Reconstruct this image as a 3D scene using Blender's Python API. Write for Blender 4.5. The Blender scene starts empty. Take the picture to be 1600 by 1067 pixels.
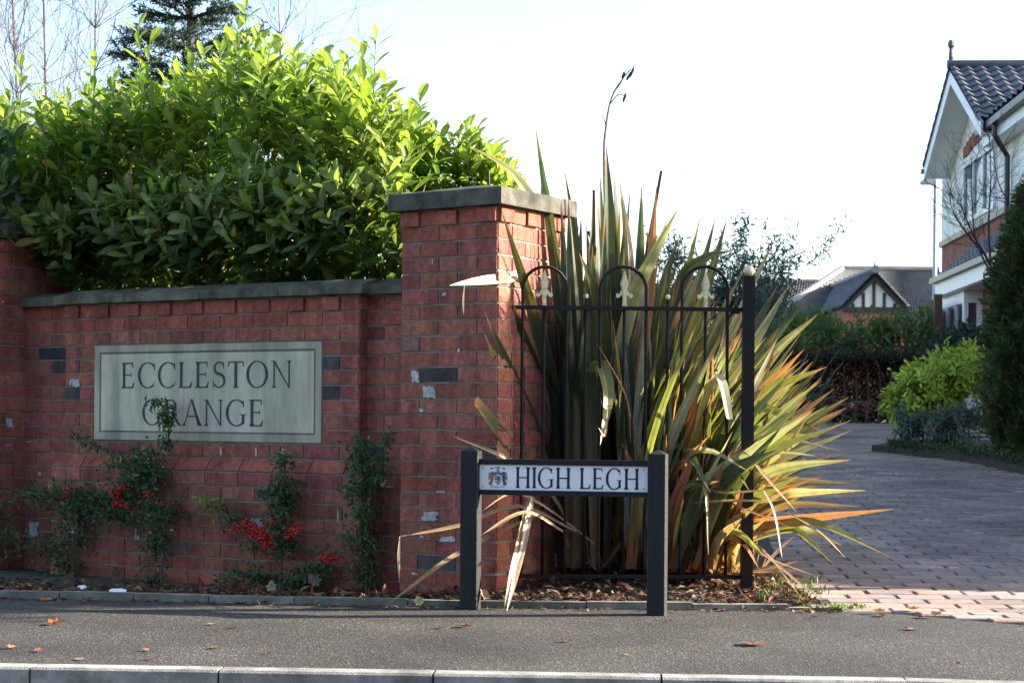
import bpy, math, random
import numpy as np
from mathutils import Matrix, Vector

# ------------------------------------------------------------------ camera, sky, sun, exposure
scene = bpy.context.scene
R = math.radians
F = 2700.0            # focal length in photo pixels
HZ = 655.0            # horizon row of the photo
CAMZ = 0.86
ROLL = 0.0080
cam_d = bpy.data.cameras.new('camera')
cam = bpy.data.objects.new('camera', cam_d)
scene.collection.objects.link(cam)
cam_d.sensor_width = 36.0
cam_d.lens = 36.0 * F / 1600.0
cam_d.shift_y = (HZ - 533.5) / 1600.0
cam_d.clip_start = 0.05
cam_d.clip_end = 2000
cam.matrix_world = Matrix.Translation((0, 0, CAMZ)) @ Matrix.Rotation(R(90), 4, 'X') @ Matrix.Rotation(ROLL, 4, 'Z')
cam_d.dof.use_dof = True
cam_d.dof.focus_distance = 8.2
cam_d.dof.aperture_fstop = 9.0
scene.camera = cam

SUN_AZ, SUN_EL = R(7.0), R(21.0)       # azimuth counted from +X towards +Y
world = bpy.data.worlds.new('World')
scene.world = world
world.use_nodes = True
wn = world.node_tree.nodes
sky = wn.new('ShaderNodeTexSky')
sky.sky_type = 'NISHITA'
sky.sun_disc = False
sky.sun_elevation = SUN_EL
sky.sun_rotation = R(90) - SUN_AZ
sky.air_density = 1.0
sky.dust_density = 1.3
sky.ozone_density = 1.3
wn['Background'].inputs['Strength'].default_value = 0.10
world.node_tree.links.new(sky.outputs[0], wn['Background'].inputs['Color'])
sun_d = bpy.data.lights.new('sun', 'SUN')
sun_d.energy = 5.0
sun_d.angle = R(0.5)
sun_d.color = (1.0, 0.90, 0.76)
sun = bpy.data.objects.new('sun', sun_d)
scene.collection.objects.link(sun)
SDIR = Vector((math.cos(SUN_EL) * math.cos(SUN_AZ), math.cos(SUN_EL) * math.sin(SUN_AZ), math.sin(SUN_EL)))
sun.rotation_euler = SDIR.to_track_quat('Z', 'Y').to_euler()
sun.location = (20, -3, 12)
scene.view_settings.view_transform = 'Standard'
scene.view_settings.look = 'None'
scene.view_settings.exposure = 2.3
scene.view_settings.gamma = 1.0
scene.cycles.use_denoising = True
scene.cycles.max_bounces = 8
scene.cycles.transparent_max_bounces = 8

rng = np.random.default_rng(7)
random.seed(11)

# ------------------------------------------------------------------ helpers
def P(px, py, Y):
    """photo pixel at depth Y -> point in the place"""
    u, v = px - 800.0, py - HZ
    u0, v0 = u + ROLL * v, v - ROLL * u
    return np.array([u0 / F * Y, Y, CAMZ - v0 / F * Y])

def ray_plane(px, py, pt, n):
    d = P(px, py, 1.0) - np.array([0, 0, CAMZ])
    o = np.array([0, 0, CAMZ])
    k = np.dot(np.asarray(pt) - o, n) / np.dot(d, n)
    return o + d * k

def unit(v):
    v = np.asarray(v, float)
    return v / (np.linalg.norm(v) + 1e-12)

class MB:
    """collects geometry with one colour per vertex; build() links it as ONE mesh object"""
    def __init__(self):
        self.V, self.C, self.Fc, self.n = [], [], [], 0
    def add(self, v, f, col=(1, 1, 1)):
        v = np.asarray(v, float).reshape(-1, 3)
        c = np.asarray(col, float)
        if c.ndim == 1:
            c = np.tile(c, (len(v), 1))
        self.V.append(v); self.C.append(c)
        for arr in (f if isinstance(f, list) else [f]):
            a = np.asarray(arr, np.int64)
            if a.ndim == 1: a = a[None]
            self.Fc.append(a + self.n)
        self.n += len(v)
    def frame_box(self, o, ex, ey, ez, col=(1, 1, 1), jit=0.0):
        o, ex, ey, ez = (np.asarray(a, float) for a in (o, ex, ey, ez))
        v = np.array([o + ex * i + ey * j + ez * k for k in (0, 1) for j in (0, 1) for i in (0, 1)])
        if jit: v = v + rng.normal(0, jit, v.shape)
        f = [[0, 2, 3, 1], [4, 5, 7, 6], [0, 1, 5, 4], [2, 6, 7, 3], [0, 4, 6, 2], [1, 3, 7, 5]]
        if np.dot(np.cross(ex, ey), ez) < 0: f = [q[::-1] for q in f]
        self.add(v, np.array(f), col)
    def box(self, x0, y0, z0, x1, y1, z1, col=(1, 1, 1)):
        self.frame_box((x0, y0, z0), (x1 - x0, 0, 0), (0, y1 - y0, 0), (0, 0, z1 - z0), col)
    def tube(self, pts, radii, sides=6, col=(1, 1, 1), cap=True):
        pts = np.asarray(pts, float)
        n = len(pts)
        radii = np.full(n, radii) if np.isscalar(radii) else np.asarray(radii, float)
        t = np.gradient(pts, axis=0)
        t /= np.linalg.norm(t, axis=1)[:, None] + 1e-12
        ref = np.array([0.0, 0, 1]) if abs(t[0][2]) < 0.9 else np.array([1.0, 0, 0])
        a = np.cross(t, ref); a /= np.linalg.norm(a, axis=1)[:, None] + 1e-12
        b = np.cross(t, a)
        ang = np.arange(sides) * 2 * math.pi / sides
        v = (pts[:, None, :] + radii[:, None, None] * (np.cos(ang)[None, :, None] * a[:, None, :] + np.sin(ang)[None, :, None] * b[:, None, :])).reshape(-1, 3)
        i = np.arange(n - 1)[:, None] * sides
        j = np.arange(sides)[None]
        jn = (j + 1) % sides
        f = np.stack([i + j, i + jn, i + jn + sides, i + j + sides], -1).reshape(-1, 4)
        fs = [f]
        if cap and sides > 2:
            fs += [np.arange(sides)[::-1][None], (np.arange(sides) + (n - 1) * sides)[None]]
        self.add(v, fs, col)
    def lathe(self, o, prof, sides=12, col=(1, 1, 1), axis=None):
        prof = np.asarray(prof, float)
        o = np.asarray(o, float)
        ang = np.arange(sides) * 2 * math.pi / sides
        v = np.array([[o[0] + r * math.cos(a), o[1] + r * math.sin(a), o[2] + z] for r, z in prof for a in ang])
        n = len(prof)
        i = np.arange(n - 1)[:, None] * sides; j = np.arange(sides)[None]; jn = (j + 1) % sides
        f = np.stack([i + j, i + jn, i + jn + sides, i + j + sides], -1).reshape(-1, 4)
        self.add(v, [f, np.arange(sides)[::-1][None], (np.arange(sides) + (n - 1) * sides)[None]], col)
    def prism(self, poly, o, ex, ey, ez, depth, col=(1, 1, 1)):
        """2-D outline in frame (ex, ey), thickened along ez"""
        o, ex, ey, ez = (np.asarray(a, float) for a in (o, ex, ey, ez))
        p = np.asarray(poly, float)
        area = np.sum(p[:, 0] * np.roll(p[:, 1], -1) - np.roll(p[:, 0], -1) * p[:, 1])
        if area < 0: p = p[::-1]
        a = o + p[:, :1] * ex + p[:, 1:] * ey
        b = a + ez * depth
        n = len(p)
        k = np.arange(n); kn = (k + 1) % n
        self.add(np.vstack([a, b]), [k[::-1][None], (k + n)[None], np.stack([k, kn, kn + n, k + n], -1)], col)
    def build(self, name, mat, parent=None, smooth=False, col=None):
        me = bpy.data.meshes.new(name)
        if self.n:
            V = np.vstack(self.V); C = np.vstack(self.C)
            me.vertices.add(len(V)); me.vertices.foreach_set('co', V.ravel())
            tot = np.concatenate([np.full(len(f), f.shape[1]) for f in self.Fc])
            loops = np.concatenate([f.ravel() for f in self.Fc])
            start = np.concatenate([[0], np.cumsum(tot)[:-1]])
            me.loops.add(len(loops)); me.loops.foreach_set('vertex_index', loops.astype(np.int32))
            me.polygons.add(len(tot))
            me.polygons.foreach_set('loop_start', start.astype(np.int32))
            me.polygons.foreach_set('loop_total', tot.astype(np.int32))
            me.update(calc_edges=True)
            me.validate()
            a = me.color_attributes.new('Col', 'FLOAT_COLOR', 'POINT')
            if len(me.vertices) == len(C):
                a.data.foreach_set('color', np.hstack([C, np.ones((len(C), 1))]).ravel())
            me.polygons.foreach_set('use_smooth', np.full(len(me.polygons), bool(smooth)))
        me.materials.append(mat)
        o = bpy.data.objects.new(name, me)
        scene.collection.objects.link(o)
        if parent is not None:
            o.parent = parent
            o.matrix_parent_inverse = Matrix.Translation(-Vector(parent.location))
        return o

def thing(name, label, cat, loc, group=None):
    o = bpy.data.objects.new(name, None)
    scene.collection.objects.link(o)
    o.location = tuple(float(a) for a in loc)
    o.empty_display_size = 0.1
    return tag(o, label, cat, group)

def tag(o, label, cat, group=None, kind=None):
    o['label'] = label; o['category'] = cat
    if group: o['group'] = group
    if kind: o['kind'] = kind
    return o

def struct(name, mb, mat, kind='structure'):
    o = mb.build(name, mat)
    o['kind'] = kind
    return o

# ------------------------------------------------------------------ materials
def new_mat(name):
    m = bpy.data.materials.new(name); m.use_nodes = True
    nt = m.node_tree
    return m, nt, nt.nodes['Principled BSDF']

def attr_mat(name, rough=0.8, noise=0.25, nscale=30.0, bump=0.0, bscale=120.0, spec=0.4, trans=0.0, coat=0.0, stretch=None, stain=None):
    """colour from the mesh attribute times fine noise; optional translucency for leaves"""
    m, nt, bs = new_mat(name)
    L = nt.links.new
    at = nt.nodes.new('ShaderNodeVertexColor'); at.layer_name = 'Col'
    tc = nt.nodes.new('ShaderNodeTexCoord')
    src = tc.outputs['Object']
    if stretch:
        mp = nt.nodes.new('ShaderNodeMapping'); mp.inputs['Scale'].default_value = stretch
        L(src, mp.inputs[0]); src = mp.outputs[0]
    nz = nt.nodes.new('ShaderNodeTexNoise'); nz.inputs['Scale'].default_value = nscale
    nz.inputs['Detail'].default_value = 5; nz.inputs['Roughness'].default_value = 0.65
    L(src, nz.inputs['Vector'])
    mr = nt.nodes.new('ShaderNodeMapRange')
    mr.inputs['From Min'].default_value = 0.3; mr.inputs['From Max'].default_value = 0.7
    mr.inputs['To Min'].default_value = 1 - noise; mr.inputs['To Max'].default_value = 1 + noise
    L(nz.outputs[0], mr.inputs['Value'])
    mx = nt.nodes.new('ShaderNodeVectorMath'); mx.operation = 'SCALE'
    L(at.outputs['Color'], mx.inputs[0]); L(mr.outputs[0], mx.inputs['Scale'])
    col = mx.outputs[0]
    if stain:      # broad dirt and weather streaks running down the surface
        mp2 = nt.nodes.new('ShaderNodeMapping'); mp2.inputs['Scale'].default_value = (stain[0], stain[0], stain[1])
        L(tc.outputs['Object'], mp2.inputs[0])
        n3 = nt.nodes.new('ShaderNodeTexNoise'); n3.inputs['Scale'].default_value = 1.0; n3.inputs['Detail'].default_value = 6; n3.inputs['Roughness'].default_value = .6
        L(mp2.outputs[0], n3.inputs['Vector'])
        m3 = nt.nodes.new('ShaderNodeMapRange'); m3.inputs['From Min'].default_value = .36; m3.inputs['From Max'].default_value = .56
        m3.inputs['To Min'].default_value = stain[2]; m3.inputs['To Max'].default_value = 1.05
        L(n3.outputs[0], m3.inputs['Value'])
        s3 = nt.nodes.new('ShaderNodeVectorMath'); s3.operation = 'SCALE'
        L(col, s3.inputs[0]); L(m3.outputs[0], s3.inputs['Scale']); col = s3.outputs[0]
    L(col, bs.inputs['Base Color'])
    bs.inputs['Roughness'].default_value = rough
    bs.inputs['Specular IOR Level'].default_value = spec
    if coat: bs.inputs['Coat Weight'].default_value = coat
    if bump:
        n2 = nt.nodes.new('ShaderNodeTexNoise'); n2.inputs['Scale'].default_value = bscale
        n2.inputs['Detail'].default_value = 4
        L(tc.outputs['Object'], n2.inputs['Vector'])
        bp = nt.nodes.new('ShaderNodeBump'); bp.inputs['Strength'].default_value = bump
        bp.inputs['Distance'].default_value = 0.01
        L(n2.outputs[0], bp.inputs['Height']); L(bp.outputs[0], bs.inputs['Normal'])
    if trans:
        tr = nt.nodes.new('ShaderNodeBsdfTranslucent')
        tm = nt.nodes.new('ShaderNodeVectorMath'); tm.operation = 'MULTIPLY'
        tm.inputs[1].default_value = (1.5, 1.6, 0.7)
        L(col, tm.inputs[0]); L(tm.outputs[0], tr.inputs['Color'])
        ms = nt.nodes.new('ShaderNodeMixShader'); ms.inputs[0].default_value = trans
        L(bs.outputs[0], ms.inputs[1]); L(tr.outputs[0], ms.inputs[2])
        L(ms.outputs[0], nt.nodes['Material Output'].inputs['Surface'])
    return m

def plain_mat(name, col, rough=0.6, metal=0.0, spec=0.5, noise=0.12, nscale=20, bump=0.0, bscale=150):
    m, nt, bs = new_mat(name)
    L = nt.links.new
    tc = nt.nodes.new('ShaderNodeTexCoord')
    nz = nt.nodes.new('ShaderNodeTexNoise'); nz.inputs['Scale'].default_value = nscale; nz.inputs['Detail'].default_value = 5
    L(tc.outputs['Object'], nz.inputs['Vector'])
    cr = nt.nodes.new('ShaderNodeValToRGB')
    cr.color_ramp.elements[0].position = 0.3; cr.color_ramp.elements[1].position = 0.7
    c = np.array(col)
    cr.color_ramp.elements[0].color = (*(c * (1 - noise)), 1); cr.color_ramp.elements[1].color = (*np.minimum(c * (1 + noise), 1), 1)
    L(nz.outputs[0], cr.inputs[0]); L(cr.outputs[0], bs.inputs['Base Color'])
    bs.inputs['Roughness'].default_value = rough; bs.inputs['Metallic'].default_value = metal
    bs.inputs['Specular IOR Level'].default_value = spec
    if bump:
        n2 = nt.nodes.new('ShaderNodeTexNoise'); n2.inputs['Scale'].default_value = bscale; n2.inputs['Detail'].default_value = 4
        L(tc.outputs['Object'], n2.inputs['Vector'])
        bp = nt.nodes.new('ShaderNodeBump'); bp.inputs['Strength'].default_value = bump; bp.inputs['Distance'].default_value = 0.01
        L(n2.outputs[0], bp.inputs['Height']); L(bp.outputs[0], bs.inputs['Normal'])
    return m

def asphalt_mat(name, base, fleck=0.5):
    m, nt, bs = new_mat(name)
    L = nt.links.new
    tc = nt.nodes.new('ShaderNodeTexCoord')
    vo = nt.nodes.new('ShaderNodeTexVoronoi'); vo.inputs['Scale'].default_value = 130
    L(tc.outputs['Object'], vo.inputs['Vector'])
    cr = nt.nodes.new('ShaderNodeValToRGB')
    b = np.array(base)
    e = cr.color_ramp.elements
    e[0].position = 0.0; e[0].color = (*(b * 0.6), 1)
    e[1].position = 0.62; e[1].color = (*(b * 1.15), 1)
    e2 = e.new(0.93); e2.color = (*(b * 1.7), 1)
    e3 = e.new(0.97); e3.color = (*(b * (1.7 + 4 * fleck)), 1)
    sep = nt.nodes.new('ShaderNodeSeparateColor')
    L(vo.outputs['Color'], sep.inputs[0]); L(sep.outputs[0], cr.inputs[0])
    nz = nt.nodes.new('ShaderNodeTexNoise'); nz.inputs['Scale'].default_value = 1.3; nz.inputs['Detail'].default_value = 6
    L(tc.outputs['Object'], nz.inputs['Vector'])
    mr = nt.nodes.new('ShaderNodeMapRange'); mr.inputs['From Min'].default_value = .3; mr.inputs['From Max'].default_value = .7
    mr.inputs['To Min'].default_value = .62; mr.inputs['To Max'].default_value = 1.32
    L(nz.outputs[0], mr.inputs['Value'])
    sc = nt.nodes.new('ShaderNodeVectorMath'); sc.operation = 'SCALE'
    L(cr.outputs[0], sc.inputs[0]); L(mr.outputs[0], sc.inputs['Scale'])
    L(sc.outputs[0], bs.inputs['Base Color'])
    bs.inputs['Roughness'].default_value = 0.75
    bs.inputs['Specular IOR Level'].default_value = 0.35
    bp = nt.nodes.new('ShaderNodeBump'); bp.inputs['Strength'].default_value = 0.55; bp.inputs['Distance'].default_value = 0.006
    L(vo.outputs['Distance'], bp.inputs['Height']); L(bp.outputs[0], bs.inputs['Normal'])
    return m

M_brick = attr_mat('brick', rough=0.85, noise=0.36, nscale=34, bump=0.7, bscale=120, spec=0.25, stain=(9.0, 2.2, .62))
M_mortar = plain_mat('mortar', (0.20, 0.19, 0.16), rough=0.95, noise=0.35, nscale=9, bump=0.4)
M_coping = attr_mat('weathered_stone', stain=(8.0, 5.0, .55), rough=0.9, noise=0.55, nscale=7, bump=0.4, bscale=90, spec=0.2)
M_plaque = attr_mat('carved_stone', rough=0.85, noise=0.22, nscale=5, bump=0.12, bscale=150, spec=0.25, stretch=(1, 1, 0.45), stain=(8.0, 1.0, .70))
M_letter = plain_mat('engraved_paint', (0.050, 0.052, 0.056), rough=0.8, noise=0.35, nscale=14)
M_black = plain_mat('black_paint', (0.006, 0.0065, 0.008), rough=0.6, spec=0.3, noise=0.3, nscale=25, bump=0.1)
M_blackwood = attr_mat('black_stained_wood', rough=0.6, spec=0.4, noise=0.35, nscale=12, stretch=(6, 6, 0.6), bump=0.2, bscale=60)
M_gold = plain_mat('pale_gold_paint', (0.66, 0.60, 0.38), rough=0.45, noise=0.25, nscale=60)
M_white = plain_mat('white_sign_enamel', (0.80, 0.82, 0.84), rough=0.35, noise=0.04)
M_black_text = plain_mat('sign_black', (0.012, 0.012, 0.018), rough=0.5)
M_paintcol = attr_mat('crest_enamel', rough=0.4, noise=0.1)
M_asphalt = asphalt_mat('pavement_asphalt', (0.041, 0.037, 0.033), 0.5)
M_road = asphalt_mat('road_asphalt', (0.05, 0.05, 0.052), 0.35)
M_concrete = attr_mat('concrete', stain=(5.0, 5.0, .6), rough=0.9, noise=0.3, nscale=16, bump=0.4, bscale=180, spec=0.25)
M_paver = attr_mat('block_paver', stain=(1.1, 1.1, .72), rough=0.85, noise=0.22, nscale=20, bump=0.4, bscale=200, spec=0.25)
M_soil = plain_mat('soil', (0.045, 0.034, 0.025), rough=0.95, noise=0.5, nscale=25, bump=0.9, bscale=70)
M_earth = plain_mat('garden_earth', (0.05, 0.055, 0.03), rough=0.95, noise=0.4, nscale=3, bump=0.5)
M_laurel = attr_mat('laurel_leaf', rough=0.40, noise=0.22, nscale=14, spec=0.42, trans=0.46)
M_leafy = attr_mat('small_leaf', rough=0.55, noise=0.25, nscale=10, spec=0.35, trans=0.25)
M_flax = attr_mat('flax_leaf', rough=0.40, noise=0.2, nscale=18, spec=0.5, trans=0.32)
M_bark = attr_mat('bark', rough=0.9, noise=0.35, nscale=30, bump=0.4, bscale=60)
M_berry = plain_mat('red_berry', (0.60, 0.015, 0.012), rough=0.35, noise=0.3, nscale=50)
M_dry = attr_mat('dry_leaf', rough=0.8, noise=0.3, nscale=60, spec=0.25, trans=0.15)
M_tile = attr_mat('roof_tile', rough=0.5, noise=0.3, nscale=3, spec=0.5)
M_render = attr_mat('painted_render', rough=0.85, noise=0.08, nscale=2, stain=(2.5, .5, .85))
M_wood = attr_mat('fence_wood', rough=0.8, noise=0.3, nscale=4, stretch=(5, 5, .6))
M_plastic = plain_mat('black_gutter_plastic', (0.012, 0.012, 0.015), rough=0.35)
M_upvc = plain_mat('white_window_plastic', (0.72, 0.74, 0.76), rough=0.4, noise=0.04)
M_metal = plain_mat('galvanised_steel', (0.35, 0.38, 0.42), rough=0.45, metal=0.4, noise=0.1)
M_litter = plain_mat('white_plastic', (0.75, 0.77, 0.8), rough=0.4, noise=0.08)

def glass_mat():
    m, nt, bs = new_mat('window_glass')
    bs.inputs['Base Color'].default_value = (0.05, 0.06, 0.08, 1)
    bs.inputs['Roughness'].default_value = 0.06
    bs.inputs['Specular IOR Level'].default_value = 0.9
    return m
M_glass = glass_mat()

# ------------------------------------------------------------------ ground, pavement, road, driveway
Y_EDGE = 7.9
def g(y):
    """height of the rising drive and gardens"""
    if y < Y_EDGE: return 0.0
    if y < 15: return 0.07 * (y - Y_EDGE)
    if y < 26: return 0.497 + 0.03 * (y - 15)
    return 0.827 + 0.012 * (y - 26)

def sheet(mb, xs, ys, zf, col=(1, 1, 1)):
    V = np.array([[x, y, zf(x, y)] for y in ys for x in xs])
    nx = len(xs)
    f = [[j * nx + i, j * nx + i + 1, (j + 1) * nx + i + 1, (j + 1) * nx + i] for j in range(len(ys) - 1) for i in range(nx - 1)]
    mb.add(V, np.array(f), col)

mb = MB()
sheet(mb, [-600, -60, -20, -8, -4, 0, .96, .97, 4, 8, 20, 60, 600], [-40, 0, 5.5, 7.5, 7.9, 10, 12, 16, 18, 22, 26, 40, 80, 200, 900],
      lambda x, y: -0.2 if y < 7.5 else (-0.14 if (x < .965 and y < 13) else g(y) - 0.06))
struct('ground', mb, M_earth)

def kerb_back(x):
    return 5.98 - 0.055 * (x + 1.8) - (0.10 * max(0, x - 1.25) ** 1.5 if x > 1.25 else 0)
EDGE = [(-8, 8.8), (-2.35, 8.13), (-.47, 7.9), (.2, 7.865), (.8, 7.86), (1.3, 7.88), (1.52, 7.90), (1.72, 7.74), (1.96, 7.56), (2.17, 7.34), (3.0, 6.75), (4.0, 6.3)]
def edge_front(x):
    """front line of the low edging between pavement and planting bed / drive"""
    return float(np.interp(x, [e[0] for e in EDGE], [e[1] for e in EDGE]))

XS = [-8, -5, -3.5, -2.8, -2.2, -1.6, -1, -.5, 0, .4, .8, 1.2, 1.4, 1.7, 2.0, 2.3, 2.7, 3.2, 4.0]
def strip(mb, xs, fa, fb, z, col=(1, 1, 1)):
    V = []
    for x in xs: V += [[x, fa(x), z], [x, fb(x), z]]
    f = [[2 * i, 2 * i + 2, 2 * i + 3, 2 * i + 1] for i in range(len(xs) - 1)]
    mb.add(np.array(V), np.array(f), col)
mb = MB(); strip(mb, XS, lambda x: kerb_back(x) - 0.01, lambda x: edge_front(x) + 0.03, 0.0)
struct('pavement', mb, M_asphalt)
mb = MB(); strip(mb, XS, lambda x: -30, lambda x: kerb_back(x) - 0.06, -0.115)
struct('road', mb, M_road)

# kerb of single stones along the road
mb = MB()
def kerb_stone(x0, x1, c):
    ya, yb = kerb_back(x0), kerb_back(x1)
    d = unit([x1 - x0, yb - ya, 0]); nrm = np.array([d[1], -d[0], 0])  # towards the road
    L = math.hypot(x1 - x0, yb - ya) - 0.008
    prof = [(0, -0.2), (0, 0.004), (0.080, 0.004), (0.088, -0.004), (0.097, -0.2)]
    o = np.array([x0, ya, 0]) + d * 0.004
    a = np.array([o + nrm * p + np.array([0, 0, z]) for p, z in prof])
    b = a + d * L
    n = len(prof); k = np.arange(n); kn = (k + 1) % n
    mb.add(np.vstack([a, b]), [k[None], (k + n)[::-1][None], np.stack([k, k + n, kn + n, kn], -1)], c)
kx = [-4.15, -3.4]
for px in (47, 345, 680, 1032, 1405):
    kx.append(P(px, 1055, 5.87)[0])
kx = sorted(kx + [kx[-1] + .72, kx[-1] + 1.45, kx[-1] + 2.2])
for a, b in zip(kx[:-1], kx[1:]):
    t = rng.uniform(.85, 1.1)
    kerb_stone(a, b, np.array([.30, .285, .26]) * t)
struct('kerb', mb, M_concrete)

# low concrete edging between pavement and bed
mb = MB()
ex_ = [-4.4, -3.55, P(18, 925, 8.35)[0], P(110, 925, 8.3)[0], P(222, 930, 8.25)[0], P(337, 935, 8.2)[0], P(465, 938, 8.1)[0], P(640, 940, 8.05)[0], P(915, 942, 7.95)[0], P(1080, 944, 7.93)[0], P(1232, 948, 7.9)[0], P(1330, 954, 7.75)[0]]
for i, (a, b) in enumerate(zip(ex_[:-1], ex_[1:])):
    ya, yb = edge_front(a), edge_front(b)
    h = 0.034 if b < 1.05 else (0.026 if b < 1.35 else 0.012)
    d = np.array([b - a, yb - ya, 0]); Ln = np.linalg.norm(d); d /= Ln
    c = np.array([.20, .20, .165]) * rng.uniform(.8, 1.15)
    mb.frame_box(np.array([a, ya, -.1]) + d * .003, d * (Ln - .006), np.array([-d[1], d[0], 0]) * .052, (0, 0, .1 + h + rng.uniform(-.003, .003)), c)
struct('edging_kerb', mb, M_concrete)

# planting bed behind the edging
def bed_right(y): return 1.36 + 0.10 * (y - 8.6) if y > 8.3 else 1.36 + (8.3 - y) * 0.45
def bed_z(x, y):
    r_ = min(1, max(0, (y - edge_front(x) - .05) / .35))
    k = min(1, max(0, (x + .55) / .55))
    return 0.018 + (-.04 * (1 - k) + .05 * k) * r_
mb = MB()
xs = np.linspace(-4.4, 1.0, 60); rows = np.linspace(0, 1, 16)
V = []
for r_ in rows:
    for x in xs:
        y0 = edge_front(x) + 0.048
        y1 = 9.6 + max(0, -x) * .45
        y = y0 + (y1 - y0) * r_ ** 1.3
        V.append([x, y, bed_z(x, y) + rng.normal(0, .005)])
nx = len(xs)
f = [[j * nx + i, j * nx + i + 1, (j + 1) * nx + i + 1, (j + 1) * nx + i] for j in range(len(rows) - 1) for i in range(nx - 1)]
mb.add(np.array(V), np.array(f))
# right tail of the bed beside the drive
rows = np.linspace(0, 1, 22); V = []
cols = np.linspace(0, 1, 14)
for r_ in rows:
    for c_ in cols:
        y = 7.92 + r_ * 16.0 ** 1 * (r_ ** 0.6) if r_ > 0 else 7.92
        xr = bed_right(y)
        x = 1.0 + (xr - 1.0) * c_
        yy = max(y, edge_front(x) + .05)
        V.append([x, yy, ((1 - c_) * max(bed_z(1.0, yy), g(yy) + .01) + c_ * (.014 + g(yy)) + rng.normal(0, .004)) if r_ > 0 else -.03])
nx = len(cols)
f = [[j * nx + i, j * nx + i + 1, (j + 1) * nx + i + 1, (j + 1) * nx + i] for j in range(len(rows) - 1) for i in range(nx - 1)]
mb.add(np.array(V), np.array(f))
struct('planting_bed', mb, M_soil)

# block paved drive: every paver modelled with chamfered edges
def drive_z(x, y):
    return 0.004 + (0.07 * (y - 7.9) if y < 15 else g(y)) if y > 7.45 else 0.004 - 0.0315
mb = MB()
PL, PW = 0.235, 0.119
Vp, Fp, Cp = [], [], []
nrow = 0
y = 7.0
island = [P(1362, 700, 17.2)[:2], P(1400, 690, 18.2)[:2], (9, 21), (9, 12), P(1640, 752, 13.7)[:2], P(1600, 744, 14.1)[:2], P(1490, 722, 15.6)[:2], P(1400, 707, 16.9)[:2]]
def inside(poly, x, y):
    c = False; n = len(poly)
    for i in range(n):
        x0, y0 = poly[i]; x1, y1 = poly[(i + 1) % n]
        if (y0 > y) != (y1 > y) and x < (x1 - x0) * (y - y0) / (y1 - y0) + x0: c = not c
    return c
def surf(x, y): return 0.006 + max(0.0, g(y)) if y >= 7.9 else 0.006
while y < 27.5:
    off = (nrow % 2) * PL / 2 + rng.normal(0, .006)
    xmax = 0.32 * y + 1.0
    x = 0.9 + off
    while x < xmax:
        cx, cy = x + PL / 2, y + PW / 2
        ok = cy > edge_front(cx) + (0.05 if cx < 2.0 else 0.03) and cx > bed_right(cy) - .02 and not inside(island, cx, cy)
        if ok:
            gx, gy = 0.0045 + abs(rng.normal(0, .0015)), 0.0022
            ch = 0.006
            tz = rng.normal(0, .0011, 4)
            zs = rng.normal(0, .001)
            xa, xb, ya, yb = x + gx, x + PL - gx, y + gy, y + PW - gy
            def q(xx, yy, dz): return [xx, yy, surf(xx, yy) + dz + zs]
            Vp += [q(xa + ch, ya + ch, tz[0]), q(xb - ch, ya + ch, tz[1]), q(xb - ch, yb - ch, tz[2]), q(xa + ch, yb - ch, tz[3]),
                   q(xa, ya, -.006), q(xb, ya, -.006), q(xb, yb, -.006), q(xa, yb, -.006),
                   q(xa, ya, -.03), q(xb, ya, -.03), q(xb, yb, -.03), q(xa, yb, -.03)]
            k = len(Cp)
            b = k * 12
            Fp += [[b, b + 1, b + 2, b + 3]] + [[b + 4 + i, b + 4 + (i + 1) % 4, b + (i + 1) % 4, b + i] for i in range(4)] + [[b + 8 + i, b + 8 + (i + 1) % 4, b + 4 + (i + 1) % 4, b + 4 + i] for i in range(4)]
            t = rng.uniform(.78, 1.14)
            cc = np.array([.36, .255, .21]) * t if rng.random() < .75 else np.array([.30, .235, .21]) * t
            Cp.append(cc)
        x += PL
    y += PW; nrow += 1
mb.add(np.array(Vp), np.array(Fp), np.repeat(np.array(Cp), 12, 0))
struct('driveway', mb, M_paver)
mb = MB()   # joint sand under the pavers
sheet(mb, np.linspace(.9, 12, 12), [7.0, 7.89, 9, 11, 13, 15, 18, 22, 26, 28], lambda x, y: surf(x, y) - 0.016 if y > 7.5 else -0.01)
struct('paving_joints', mb, M_soil)
# raised island bed at the right of the drive
mb = MB()
isl = np.array([[p[0], p[1], g(p[1]) + .07] for p in island])
mb.add(np.vstack([isl, isl - [0, 0, .12]]), [np.arange(8)[::-1][None], np.array([[i, (i + 1) % 8, (i + 1) % 8 + 8, i + 8] for i in range(8)])])
struct('island_bed', mb, M_soil)

# ------------------------------------------------------------------ brickwork
BR, CO = 0.225, 0.075
def brick_col(smooth=False):
    r = rng.random()
    if smooth: return np.array([.36, .104, .068]) * rng.uniform(.85, 1.08)
    if r < .02: return np.array([.085, .068, .070]) * rng.uniform(.8, 1.3)
    if r < .045: return np.array([.22, .13, .10]) * rng.uniform(.8, 1.2)
    return np.array([.345, .112, .078]) * rng.uniform(.78, 1.14) * np.array([1, rng.uniform(.88, 1.18), rng.uniform(.88, 1.18)])

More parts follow.
